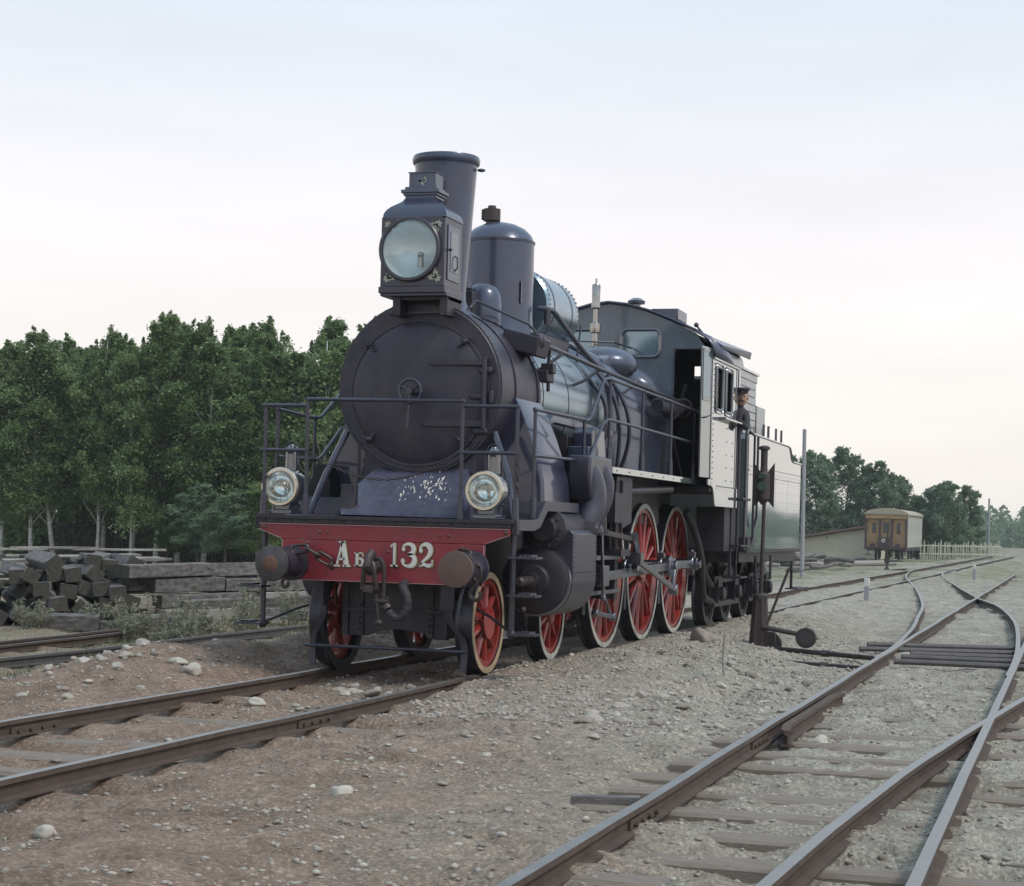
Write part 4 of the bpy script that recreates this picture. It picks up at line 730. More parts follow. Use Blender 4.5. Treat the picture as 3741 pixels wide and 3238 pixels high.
MB().bx(HX0+0.02, HX1-0.02, HY0+0.22, HY0+0.23, HZ0+0.02, HZ1-0.02).build('back_plate', 'interior_dark', hl)
MB().lathe(LC+V3((0, -0.020, 0)), (0, -1, 0), [(0, LR-0.006), (0.028, LR*0.8), (0.052, LR*0.45), (0.062, 0.0001)], 48, caps=False).build('lens', 'lamp_glass', hl)
MB().cyl(LC+V3((0.08, 0.09, -0.17)), LC+V3((0.08, 0.09, -0.07)), 0.035, 0.03, 14).ball(LC+V3((0.08, 0.09, -0.05)), 0.035).build('burner', 'brass', hl)
def leaf_orn(b, c, a, l, w_, ax):
    ca, sa = math.cos(a), math.sin(a); P = []
    for t_, k in ((0, 0), (0.35, 1), (0.7, 0.7), (1, 0), (0.7, -0.7), (0.35, -1)): u, v = t_*l, k*w_; P.append((c[0]+u*ca-v*sa, c[1], c[2]+u*sa+v*ca))
    b.add(P, [list(range(6))])
orn = MB()
for sx, sz in ((-1, 1), (1, 1), (-1, -1), (1, -1)):
    cx_, cz_ = (HX0+HX1)/2+sx*(a_-0.07), (HZ0+HZ1)/2+sz*(0.346-0.075)
    for k in range(6): leaf_orn(orn, (cx_, HY0-0.003, cz_), k*math.pi/3+0.3, 0.042, 0.012, 0)
    for da, l in ((0.0, 0.10), (0.25, 0.07), (-0.3, 0.06)):
        for bs in (math.atan2(-sz, 0.18*-sx), math.atan2(0.18*-sz, -sx)): leaf_orn(orn, (cx_-sx*0.01, HY0-0.003, cz_), bs+da, l+0.02, 0.011, 0)
for k in range(11): leaf_orn(orn, (lx+0.03+0.05*math.cos(k*0.9)*(k % 3)/1.6, ly-c_*0.44-0.003, 4.955+0.022*math.sin(k*2.1)), k*1.1, 0.05, 0.010, 0)
tag(orn.build('floral_ornament', 'ornament', hl, smooth=False, fix=False, solid=0.0015), kind='stuff')
dp = MB().bx(HX1+0.001, HX1+0.010, HY0+0.08, HY1-0.08, HZ0+0.07, HZ1-0.07).build('side_door', 'dome_paint', hl, bevel=0.003); MB().bx(HX1+0.010, HX1+0.015, HY0+0.15, HY1-0.15, HZ0+0.16, HZ1-0.13).build('side_panel', 'cab_front', hl, bevel=0.003)
MB().tube([(HX1+0.01, 0.92, 4.20), (HX1+0.04, 0.92, 4.18), (HX1+0.045, 0.92, 4.08), (HX1+0.01, 0.92, 4.04)], 0.008, 6).build('door_handle', 'rail_pipe', hl); MB().cyl((HX1+0.01, 0.76, 4.24), (HX1+0.04, 0.76, 4.24), 0.014).build('latch', 'rail_pipe', hl)
b = MB()
for x in (-0.205, 0.30): b.bx(x-0.02, x+0.06, 0.70, 1.12, 3.58, 3.78)
b.bx(-0.24, 0.36, 0.72, 1.12, 3.735, 3.77); b.build('lamp_bracket', 'frame_black', loco)
# ---- behind the chimney
MB().lathe((0.15, 2.45, 3.55), (0, 0, 1), [(0, 0.20), (0.36, 0.20), (0.46, 0.185), (0.53, 0.145), (0.57, 0.08), (0.58, 0.0001)], 28, caps=False).build('safety_valve_cover', 'dome_paint', loco)
MB().lathe((-0.06, 2.2, 3.6), (0, 0, 1), [(0, 0.12), (0.42, 0.12), (0.44, 0.155), (0.50, 0.155), (0.52, 0.10)], 20).build('blower_fitting', 'dome_paint', loco); MB().bx(0.02, 0.16, 2.05, 2.25, 3.70, 4.0).build('valve_bracket', 'frame_black', loco, bevel=0.008)
DY = 3.42
dm = MB().lathe((0, DY, 3.50), (0, 0, 1), [(0, 0.50), (0.10, 0.45), (0.22, 0.415), (0.35, 0.402), (1.20, 0.402), (1.205, 0.410), (1.225, 0.410), (1.23, 0.400), (1.30, 0.370), (1.37, 0.30), (1.425, 0.19), (1.45, 0.08), (1.455, 0.0001)], 64, caps=False).build('steam_dome', 'dome_paint', loco, angle=30)
MB().ring((0, DY, 4.715), (0, 0, 1), 0.400, 0.413, 0, 0.016, 64).build('dome_band', 'rail_pipe', dm)
MB().lathe((-0.10, DY, 4.92), (0, 0, 1), [(0, 0.07), (0.05, 0.065), (0.055, 0.10), (0.19, 0.10), (0.195, 0.05), (0.23, 0.045)], 16).build('dome_valve', 'iron_dark', dm)
b = MB()
for k in range(4): b.torus((-0.16, DY-0.02, 5.0+k*0.03), (0, 0, 1), 0.05, 0.012, 14, 5)
b.build('valve_spring', 'iron_dark', dm); MB().bx(0.345, 0.352, 3.18, 3.36, 4.0, 4.25).build('dome_plate', 'dome_paint', dm)
TZ, TR = 4.065, 0.460
tk = MB().lathe((0, 3.93, TZ), (0, 1, 0), [(0, 0.10), (0.0, TR-0.03), (0.03, TR), (1.29, TR), (1.32, TR-0.03), (1.32, 0.10)], 64).build('sand_drum', 'boiler_iron', loco)
b = MB()
for y in (3.97, 5.21): rivets(b, [(TR*math.cos(a), y, TZ+TR*math.sin(a)) for a in np.linspace(-1.2, 4.3, 46)], 0.014, (0, 0, 1))
tag(b.build('drum_rivet', 'smokebox_black', tk), kind='stuff')
for y in (4.18, 4.95): MB().ring((0, y, TZ), (0, 1, 0), TR-0.005, TR+0.005, -0.02, 0.02, 64).build('drum_band', 'dome_paint', tk)
MB().bx(-0.35, 0.35, 4.0, 5.2, 3.55, 3.75).build('drum_saddle', 'smokebox_black', loco)
# ---- boiler
BZ, BR = 2.90, 0.785
bo = MB().lathe((0, 2.30, BZ), (0, 1, 0), [(0, BR), (3.1, BR), (3.1, BR+0.005), (3.2, BR+0.01)], 96, caps=False).build('boiler_barrel', 'boiler_iron', loco)
for y in (2.72, 3.75, 4.75): MB().ring((0, y, BZ), (0, 1, 0), BR-0.004, BR+0.005, -0.012, 0.012, 96).build('boiler_band', 'dome_paint', bo)
rows = []
for y, k in ((5.30, 0.80), (5.45, 0.90), (5.62, 1.0), (8.45, 1.0)):
    p = [(0.86*math.cos(a)*(k if y < 5.6 else 1), BZ+0.05+0.86*math.sin(a)*(k if y < 5.6 else 1)) for a in np.linspace(0, math.pi, 25)]; p = [(0.84*k, 2.2), (0.85*k, 2.55)]+p+[(-0.85*k, 2.55), (-0.84*k, 2.2)]; rows.append([(q_[0], y, q_[1]) for q_ in p])
fb = MB().strip(rows).build('firebox_wrapper', 'dome_paint', loco, angle=45)
MB().bx(-0.80, 0.80, 5.6, 8.4, 1.55, 2.25).build('firebox_sides', 'frame_black', loco)
for y, r_ in ((5.30, 0.03), (5.72, 0.022)): MB().tube([(0.87*math.cos(a), y, BZ+0.03+0.86*math.sin(a)) for a in np.linspace(-0.75, 3.9, 40)], r_, 6).build('boiler_strap', 'rail_pipe', loco)
MB().ball((0.40, 6.75, 3.62), 0.44, 24, 10, 0.55, (0, 0, 1)).build('inspection_dome', 'dome_paint', loco); MB().ball((0.62, 7.7, 3.45), 0.34, 20, 10, 0.55, (0.5, 0, 1)).build('inspection_dome', 'dome_paint', loco)
MB().prism([(5.9, 3.3), (5.9, 3.62), (6.2, 3.70), (6.3, 3.3)], 'x', 0.25, 0.62).build('pipe_fairing', 'dome_paint', loco, bevel=0.03, seg=3)
MB().bx(-0.95, 0.92, 2.5, 5.5, 1.9, 2.12).build('belly_casing', 'frame_black', loco)
MB().prism([(2.62, 2.55), (2.95, 2.72), (5.6, 2.70), (5.6, 2.62), (3.0, 2.64)], 'x', 0.70, 0.84).build('boiler_reflection_edge', 'dome_paint', loco, bevel=0.008)  # added strip, shaped to stand in for the horizon reflected in the barrel
for y in (2.95, 3.35, 3.75, 4.15): MB().bx(0.72, 1.0, y, y+0.03, 1.9, 2.5).build('frame_stay', 'frame_black', loco)
# lubricator, reach rod, pipes on the flank
lbx = MB().ob((0.78, 2.02, 3.42), (0.20, 0, -0.05), (0, 0.22, 0), (0.03, 0, 0.10)).build('lubricator_box', 'smokebox_black', loco, bevel=0.02, seg=3)
MB().lathe((0.92, 1.92, 3.44), (0.2, -1, 0), [(-0.3, 0.10), (0, 0.10), (0.02, 0.08), (0.10, 0.07)], 18).build('lubricator_drum', 'frame_black', lbx)
MB().tube([(0.96, 2.15, 3.42), (1.00, 4.4, 3.35), (1.10, 7.7, 3.25), (1.12, 8.44, 3.23)], 0.026, 8).build('reach_rod', 'rail_pipe', loco)
for y in (2.7, 4.4, 6.3): MB().tube([(0.99, y, 3.37), (0.84, y-0.25, 3.20), (0.74, y-0.35, 3.14)], 0.02, 7).build('rod_bracket', 'rail_pipe', loco)
MB().tube([(0.30, 1.55, 3.75), (0.34, 1.65, 3.84), (0.56, 2.8, 3.72), (0.62, 3.0, 3.62)], 0.016, 7).build('boiler_hand_rail', 'rail_pipe', loco)
MB().bx(0.80, 0.93, 2.35, 2.62, 3.05, 3.17).bx(0.84, 0.98, 2.4, 2.52, 3.14, 3.25).cyl((0.9, 2.5, 2.95), (0.9, 2.5, 3.45), 0.02).build('check_valve', 'frame_black', loco, bevel=0.01)
MB().tube(smooth_path([(0.44, 3.55, 3.98), (0.60, 3.6, 3.96), (0.66, 3.75, 3.85), (0.78, 4.4, 3.55), (0.86, 4.9, 3.40)], 0.1), 0.032, 8).cyl((0.55, 3.58, 3.98), (0.55, 3.58, 3.80), 0.04, n=10).build('feed_pipe', 'rail_pipe', loco)
for pts in (([(0.70, 5.2, 3.42), (0.92, 5.25, 3.1), (1.0, 5.3, 2.7), (0.96, 5.35, 2.2)]), ([(0.6, 4.9, 3.4), (0.86, 5.0, 3.05), (0.9, 5.0, 2.75), (0.84, 4.95, 2.5)]), ([(0.75, 5.6, 3.4), (0.98, 5.65, 3.0), (1.02, 5.7, 2.6), (0.9, 5.75, 2.2)])): MB().tube(smooth_path(pts, 0.1), 0.026, 8).build('injector_pipe', 'rail_pipe', loco)
MB().tube([(0.62, 4.6, 3.45), (0.66, 4.62, 3.9)], 0.012, 6).build('gauge_pipe', 'rail_pipe', loco)
MB().cyl((1.02, 7.2, 3.12), (1.10, 8.5, 3.10), 0.085, n=16).lathe((1.05, 7.9, 3.1), (0.05, -1, 0), [(0, 0.13), (0.03, 0.13)], 18).build('injector', 'frame_black', loco)
wh = MB().lathe((0.02, 7.65, 3.68), (0, 0, 1), [(0, 0.10), (0.10, 0.06), (0.12, 0.09), (0.25, 0.09), (0.27, 0.045), (0.45, 0.04), (0.46, 0.07), (0.52, 0.075), (0.58, 0.07), (0.60, 0.035), (0.78, 0.03), (0.80, 0.06), (0.84, 0.06), (0.88, 0.055), (1.10, 0.06), (1.12, 0.05), (1.13, 0.015), (1.20, 0.012)], 18).build('steam_whistle', 'brass', loco)
MB().tube([(-0.25, 7.3, 4.0), (0.3, 7.6, 4.0), (0.36, 8.4, 4.0)], 0.014, 6).build('whistle_pipe', 'rail_pipe', loco)
# ---- running boards
for s in (1, -1):
    MB().bx(min(s*0.84, s*1.285), max(s*0.84, s*1.285), 3.80, 8.46, 2.155, 2.185).build('running_board', 'frame_black', loco)
    MB().prism([(3.78, 2.19), (9.9, 2.19), (9.9, 2.115), (8.25, 2.115), (3.78, 2.115)], 'x', s*1.302-0.008, s*1.302+0.008).build('board_edge', 'panel_gloss', loco, bevel=0.002)
b = MB(); rivets(b, [(1.311, y, 2.15) for y in np.arange(4.0, 9.9, 0.6)], 0.009, (1, 0, 0)); tag(b.build('edge_rivet', 'frame_black', loco), kind='stuff')
# ---- rails round the front deck
def pipe(pts, r=0.019, name='hand_rail', m_='rail_pipe'): return MB().tube(pts, r, 8).build(name, m_, loco)
PY = 0.05
def post(x, y, z0, z1, r=0.019):
    return MB().cyl((x, y, z0), (x, y, z1), r, r, 8).lathe((x, y, z0), (0, 0, 1), [(0, 0.034), (0.20, 0.028), (0.21, 0.02)], 10).ball((x, y, z1), r*1.45, 8, 5).build('rail_post', 'rail_pipe', loco)
for x, z in ((-1.29, 2.62), (-0.84, 2.68), (0.778, 2.67), (1.332, 2.62)): post(x, PY, 1.54, z)
pipe([(-1.33, PY, 2.62), (-0.84, PY, 2.62)]); pipe([(-0.84, PY, 2.682), (0.778, PY, 2.672)]); pipe([(0.778, PY, 2.625), (1.35, PY, 2.62)]); pipe([(-1.34, PY, 2.178), (-0.83, PY, 2.178)]); pipe([(0.74, PY, 2.178), (1.34, PY, 2.176)])
cp = [(-0.83, PY, 2.17)]+[(-0.83+1.57*t, PY, 2.17-0.26*math.sin(math.pi*t)**0.9+(-0.012)*t) for t in np.linspace(0.06, 0.94, 15)]+[(0.74, PY, 2.17)]
chain('rail_chain', cp, 0.042, 0.022, 0.005, loco); chain('rail_chain', [(1.345, PY-0.01, 2.17), (1.35, PY-0.015, 2.05), (1.345, PY-0.01, 1.92), (1.35, PY-0.01, 1.80)], 0.06, 0.03, 0.006, loco)
SX = 1.28
for s in (1, -1):
    x = s*SX
    for y, z1, z0 in ((0.80, 2.64, 1.56), (2.64, 2.655, 1.74), (3.72, 3.18, 2.19), (5.32, 3.17, 2.19), (6.90, 3.155, 2.19), (8.34, 3.13, 2.19)):
        if s > 0: post(x, y, z0, z1)
    if s < 0:
        post(x, 0.31, 1.545, 2.60); post(x, 1.24, 1.74, 2.57); pipe([(x, 0.29, 2.60), (x, 1.24, 2.565), (x, 1.40, 2.59), (x, 1.95, 2.90), (x, 2.6, 2.95)]); pipe([(x, 0.29, 2.12), (x, 1.30, 2.128), (x, 1.44, 2.17), (x, 1.95, 2.50), (x, 2.6, 2.55)]); continue
    pipe(smooth_path([(x, 0.76, 2.645), (x, 1.5, 2.65), (x, 2.2, 2.655), (x, 2.72, 2.655)], 0.3)+[V3((x, 2.86, 2.68)), V3((x, 3.40, 3.12)), V3((x, 3.50, 3.17)), V3((x, 3.62, 3.185))]+[V3((x, 5.3, 3.172)), V3((x, 6.9, 3.158)), V3((x, 8.3, 3.13)), V3((x*1.02, 9.0, 3.11)), V3((x*1.12, 9.6, 3.10))])
    pipe([(x, 0.76, 2.19), (x, 2.66, 2.205), (x, 2.84, 2.22), (x, 3.44, 2.66), (x, 3.6, 2.715), (x, 3.75, 2.722), (x, 5.3, 2.712), (x, 6.9, 2.70), (x, 8.3, 2.685), (x*1.02, 8.9, 2.68), (x*1.11, 9.3, 2.68)])
# ---- cab
CY0, CY1 = 8.46, 10.26
prof = [(-1.5, 3.88), (-1.47, 4.02), (-1.40, 4.12), (-1.22, 4.25), (-0.92, 4.39), (-0.58, 4.525), (-0.25, 4.62), (0, 4.65), (0.25, 4.62), (0.58, 4.525), (0.92, 4.39), (1.22, 4.25), (1.40, 4.12), (1.47, 4.02), (1.5, 3.88)]
def wall_with_holes(b, outer_rects): 
    for r_ in outer_rects: b.bx(*r_)
def zt(x): return float(np.interp(x, [p[0] for p in prof], [p[1] for p in prof]))
# front wall as columns between openings
b = MB()
def col(x0, x1, z0, z1=None, y0=CY0, y1=CY0+0.03):
    n = max(1, int((x1-x0)/0.06)); xs = np.linspace(x0, x1, n+1)
    top = [(x, zt(x)-0.02) for x in xs] if z1 is None else [(x1, z1), (x0, z1)][::-1]
    b.prism([(x0, z0)]+([(float(x), float(z)) for x, z in top])+[(x1, z0)], 'y', y0, y1)
WX0, WX1, WZ0, WZ1 = 0.185, 0.745, 3.885, 4.265
for s in (1, -1):
    f = lambda a, c: (a, c) if s > 0 else (-c, -a)
    col(*f(0.0, WX0), 2.2); col(*f(WX1, 0.945), 2.2); col(*f(WX0, WX1), WZ1); col(*f(WX0, WX1), 2.2, WZ0); col(*f(0.945, 1.50), 4.0)
    if s < 0: col(*f(0.945, 1.50), 2.2, 4.0)
cf = b.build('cab_front', 'cab_front', loco, smooth=False)
def rrect(x0, x1, z0, z1, r, n=5):
    P = []
    for cx_, cz_, a0 in ((x1-r, z1-r, 0), (x0+r, z1-r, 90), (x0+r, z0+r, 180), (x1-r, z0+r, 270)): P += arc(cx_, cz_, r, a0, a0+90, n)
    return P
for s in (1, -1):
    P = rrect(WX0-0.0, WX1+0.0, WZ0, WZ1, 0.09); P = [(s*x, z) for x, z in P]
    MB().tube([(x, CY0-0.012, z) for x, z in P], 0.024, 6, closed=True).build('window_frame', 'gloss_black', cf); MB().bx(min(s*WX0, s*WX1), max(s*WX0, s*WX1), CY0+0.006, CY0+0.012, WZ0, WZ1).build('window_pane', 'window_pane', cf)
    for sx, sz in ((0, 0), (0, 1), (1, 0), (1, 1)):
        cx_, cz_ = (WX0, WX1)[sx], (WZ0, WZ1)[sz]; dx, dz = (1, -1)[sx]*0.09, (1, -1)[sz]*0.09; Q = [(cx_, cz_)]+[(cx_+dx-dx*math.cos(a), cz_+dz-dz*math.sin(a)) for a in np.linspace(0, math.pi/2, 6)]; MB().prism([(s*x, z) for x, z in Q], 'y', CY0-0.001, CY0+0.005).build('frame_corner', 'cab_front', cf, smooth=False)
MB().bx(0.942, 0.958, CY0-0.012, CY0+0.04, 2.2, 4.0).bx(0.945, 1.49, CY0-0.010, CY0+0.04, 3.99, 4.006).build('door_jamb', 'gloss_black', cf)
# open door leaf swung forward along the running board
dl0, dl1 = V3((1.485, CY0-0.01, 0)), V3((1.425, CY0-0.42, 0)); da = (dl1-dl0); dn = V3((-da.y, da.x, 0)).normalized()
def leafbox(t0, t1, z0, z1, th, off, name, m_, par): return MB().ob((dl0+da*((t0+t1)/2)).to_3d()+V3((0, 0, (z0+z1)/2))+dn*off, da*((t1-t0)/2), dn*th, V3((0, 0, (z1-z0)/2))).build(name, m_, par, bevel=0.003)
lf = leafbox(0, 1, 2.21, 4.0, 0.012, 0, 'cab_door', 'panel_gloss', loco); leafbox(0.22, 0.86, 3.30, 3.93, 0.003, 0.016, 'door_pane', 'window_pane', lf); leafbox(0.22, 0.86, 3.30, 3.93, 0.003, -0.016, 'door_pane', 'window_pane', lf)
for t0, t1, z0, z1 in ((0.16, 0.22, 3.26, 3.97), (0.86, 0.92, 3.26, 3.97), (0.16, 0.92, 3.93, 3.97), (0.16, 0.92, 3.26, 3.30), (0, 0.06, 2.21, 4.0)):
    leafbox(t0, t1, z0, z1, 0.006, 0.016, 'door_moulding', 'gloss_black', lf); leafbox(t0, t1, z0, z1, 0.006, -0.016, 'door_moulding', 'gloss_black', lf)
MB().tube([(1.44, CY0-0.36, 3.02), (1.50, CY0-0.37, 3.03), (1.53, CY0-0.25, 3.06)], 0.01, 6).build('door_handle', 'rail_pipe', lf)
# side walls
for s in (1, -1):
    X0, X1 = (1.485, 1.505) if s > 0 else (-1.505, -1.485); b = MB(); W1, W2 = (8.70, 9.13), (9.40, 9.84); z0, z1 = 3.18, 3.77
    b.bx(X0, X1, CY0, W1[0], 2.1, 3.88); b.bx(X0, X1, W1[1], W2[0], z0, 3.88); b.bx(X0, X1, W2[1], CY1, 2.1, 3.88); b.bx(X0, X1, W1[0], W1[1], z1, 3.88); b.bx(X0, X1, W2[0], W2[1], z1, 3.88); b.bx(X0, X1, W1[0], W2[1], 2.1, z0)
    b.prism([(8.30, 2.19), (CY0, 2.19), (CY0, 2.1), (10.62, 2.1), (10.62, 1.825), (8.86, 1.825), (8.80, 1.84), (8.70, 2.02), (8.62, 2.085), (8.50, 2.105), (8.30, 2.11)], 'x', X0, X1)
    cw = b.build('cab_side', 'panel_gloss', loco, smooth=False)
    o_ = s*0.012; xo = X1 if s > 0 else X0
    for wy in (W1, W2):
        P = rrect(wy[0], wy[1], z0, z1, 0.06); MB().tube([(xo+o_*0.4, y, z) for y, z in P], 0.018, 8, closed=True).build('window_frame', 'cab_front', cw); MB().tube([(xo+o_*0.8, y, z) for y, z in rrect(wy[0]-0.05, wy[1]+0.05, z0-0.05, z1+0.05, 0.08)], 0.009, 6, closed=True).build('window_moulding', 'gloss_black', cw)
        MB().bx(min(xo-s*0.05, xo-s*0.06), max(xo-s*0.05, xo-s*0.06), wy[0], wy[1], z0, z1).build('window_pane', 'glass_dark', cw)
    MB().bx(min(xo, xo+s*0.10), max(xo, xo+s*0.10), 8.95, 10.45, 3.045, 3.085).build('arm_rest', 'gloss_black', cw, bevel=0.01)
    MB().bx(min(xo, xo+s*0.03), max(xo, xo+s*0.03), CY0-0.04, CY1+0.05, 3.86, 3.89).build('cornice', 'gloss_black', cw)
    MB().bx(min(xo, xo+s*0.008), max(xo, xo+s*0.008), 10.20, 10.26, 2.1, 3.86).bx(min(xo, xo+s*0.006), max(xo, xo+s*0.006), 8.86, 10.6, 2.062, 2.072).build('corner_strip', 'gloss_black', cw)
    b = MB(); rivets(b, [(xo, y, z) for y in (9.55, 10.0) for z in np.linspace(2.2, 2.95, 5)]+[(xo, y, 2.11) for y in np.linspace(8.9, 10.5, 14)]+[(xo, 8.55, z) for z in np.linspace(2.2, 3.8, 22)], 0.011, (s, 0, 0)); tag(b.build('side_rivet', 'gloss_black', cw), kind='stuff')
rf = MB().strip([[(x*1.025, y, z+0.005) for x, z in prof] for y in (CY0-0.06, 10.55)]).build('cab_roof', 'dome_paint', loco, solid=0.03, angle=30)
b = MB()
for y in (8.75, 9.5, 10.2): b.strip([[(x*1.03, y+d, z+0.022) for x, z in prof] for d in (-0.02, 0.02)])
b.build('roof_rib', 'gloss_black', rf, solid=0.006)
MB().lathe((0.28, 8.9, 4.62), (0, 0, 1), [(0, 0.06), (0.05, 0.06), (0.06, 0.12), (0.10, 0.13), (0.14, 0.07)], 18).build('roof_ventilator', 'gloss_black', rf); MB().bx(0.4, 0.8, 9.3, 9.9, 4.50, 4.66).build('roof_hatch', 'dome_paint', rf, bevel=0.01)
MB().add([(1.22, 9.0, 4.27), (1.22, 10.75, 4.31), (1.62, 10.75, 4.16), (1.52, 9.0, 4.10), (1.22, 9.0, 4.24), (1.22, 10.75, 4.22), (1.60, 10.75, 4.05), (1.50, 9.0, 4.06)], [[0, 1, 2, 3], [7, 6, 5, 4], [0, 3, 7, 4], [3, 2, 6, 7], [2, 1, 5, 6], [1, 0, 4, 5]]).build('ventilator_flap', 'dome_paint', rf, smooth=False, bevel=0.006)
MB().tube([(1.34, 8.85, 4.16), (1.24, 8.55, 4.32)], 0.014, 6).ball((1.235, 8.53, 4.335), 0.035).build('flap_lever', 'rail_pipe', rf)
b = MB(); col(-1.48, 0.86, 2.1, None, CY1-0.02, CY1); col(1.12, 1.48, 2.1, None, CY1-0.02, CY1); col(0.86, 1.12, 2.1, 3.72, CY1-0.02, CY1); col(0.86, 1.12, 3.91, None, CY1-0.02, CY1); b.build('cab_back', 'interior_dark', loco, smooth=False)
MB().bx(-1.48, 1.48, CY0+0.04, 10.5, 2.02, 2.1).build('cab_floor', 'interior_dark', loco); MB().bx(-0.85, 0.85, CY0+0.04, 9.1, 2.1, 3.6).build('backhead', 'interior_dark', loco)
MB().tube([(1.14, CY0-0.4, 3.15), (1.13, CY0+0.1, 3.15)], 0.07, 12).torus((1.13, CY0-0.2, 3.16), (0.1, -1, 0), 0.12, 0.02, 24, 8).build('screw_reverser', 'iron_dark', loco); MB().tube([(1.06, CY0+0.05, 3.25), (1.12, CY0+0.02, 3.50)], 0.025, 6).build('regulator_handle', 'rail_pipe', loco)
MB().tube([(0.98, CY0-0.05, 2.75), (1.12, CY0-0.1, 2.2)], 0.012, 6).build('drain_cord', 'iron_dark', loco)
# under the cab
for s in (1, -1): MB().bx(min(s*1.0, s*1.42), max(s*1.0, s*1.42), 9.98, 11.0, 1.18, 1.83).build('ash_pan_side', 'frame_black', loco, bevel=0.01)
b = MB(); rivets(b, [(1.42, y, 1.22) for y in np.linspace(10.1, 10.9, 5)]+[(1.42, 10.9, z) for z in np.linspace(1.3, 1.75, 5)], 0.014, (1, 0, 0)); tag(b.build('pan_rivet', 'frame_black', loco), kind='stuff')
MB().tube(smooth_path([(1.05, 9.05, 1.75), (1.12, 9.35, 1.45), (1.14, 9.75, 1.05), (1.13, 9.95, 0.70), (1.10, 10.2, 0.50), (1.05, 11.0, 0.40)], 0.1), 0.05, 9).build('feed_hose', 'hose_rubber', loco); MB().tube(smooth_path([(1.02, 9.2, 1.70), (1.08, 9.7, 1.35), (1.10, 10.1, 0.95), (1.10, 10.35, 0.78), (1.06, 10.9, 0.65)], 0.1), 0.05, 9).build('feed_hose', 'hose_rubber', loco)
for y in (10.42, 10.98): MB().tube([(1.53, y, 1.2), (1.53, y, 3.10)], 0.018, 8).build('cab_hand_rail', 'rail_pipe', loco)
MB().bx(1.32, 1.62, 10.35, 11.0, 1.94, 1.98).build('cab_step', 'frame_black', loco, bevel=0.01); MB().bx(1.32, 1.60, 10.4, 10.95, 0.78, 0.81).bx(1.32, 1.60, 10.4, 10.95, 1.25, 1.28).bx(1.40, 1.44, 10.42, 10.46, 0.8, 1.9).bx(1.40, 1.44, 10.88, 10.92, 0.8, 1.9).build('cab_step', 'frame_black', loco)
# ---- lanterns standing on the deck
for x, lab in ((-1.134, 'round signal lantern at the far corner of the engine deck, before the trees'), (1.002, 'round signal lantern on the engine deck in front of the smokebox skirt')):
    y, z = 0.12, 1.815; t = thing('lantern', lab, 'lantern', (x, y, 1.54), 'lanterns on the engine deck')
    MB().lathe((x, y+0.30, z), (0, -1, 0), [(0, 0.0001), (0, 0.10), (0.02, 0.165), (0.10, 0.185), (0.26, 0.19), (0.30, 0.185)], 32, caps=False).build('body', 'gloss_black', t)
    MB().lathe((x, y, z), (0, -1, 0), [(-0.02, 0.192), (0.03, 0.195), (0.045, 0.185), (0.045, 0.160), (0.01, 0.152)], 44, caps=False).build('rim', 'lamp_rim', t)
    MB().lathe((x, y-0.005, z), (0, 1, 0), [(0, 0.154), (0.05, 0.14), (0.10, 0.10), (0.125, 0.05), (0.13, 0.0001)], 36, caps=False).build('reflector', 'reflector', t)
    MB().lathe((x, y-0.025, z), (0, -1, 0), [(0, 0.155), (0.012, 0.10), (0.016, 0.0001)], 36, caps=False).build('lens', 'lamp_glass', t)
    b = MB().torus((x, y-0.046, z), (0, 1, 0), 0.062, 0.004, 24, 5)
    for a in (1.57, 3.7, 5.7): b.tube([(x+0.062*math.cos(a), y-0.046, z+0.062*math.sin(a)), (x+0.17*math.cos(a), y-0.046, z+0.17*math.sin(a))], 0.004, 5)
    b.build('wire_guard', 'lamp_rim', t); MB().cyl((x+0.02, y+0.06, z-0.10), (x+0.02, y+0.06, z-0.02), 0.018).ball((x+0.02, y+0.05, z), 0.022).build('burner', 'brass', t)
    MB().lathe((x+0.03, y+0.16, z+0.17), (0, 0, 1), [(0, 0.065), (0.20, 0.062), (0.205, 0.07), (0.22, 0.06), (0.25, 0.03), (0.26, 0.028)], 16).build('chimney', 'gloss_black', t)
    MB().tube([(x+0.03+0.085*math.cos(a), y+0.16, z+0.34+(0.115*math.sin(a) if 0 <= a <= math.pi else 0)) for a in np.linspace(0, math.pi, 13)][::-1]+[V3((x+0.115, y+0.16, z+0.12))], 0.007, 6).tube([(x-0.055, y+0.16, z+0.34), (x-0.055, y+0.16, z+0.12)], 0.007, 6).build('handle', 'rail_pipe', t)
    MB().bx(x-0.12, x+0.12, y-0.02, y+0.30, 1.545, 1.585).bx(x-0.07, x+0.09, y+0.0, y+0.28, 1.585, 1.66).build('foot', 'gloss_black', t, bevel=0.006); MB().bx(x-0.205, x-0.18, y-0.03, y+0.01, z-0.03, z+0.03).build('hinge', 'lamp_rim', t)
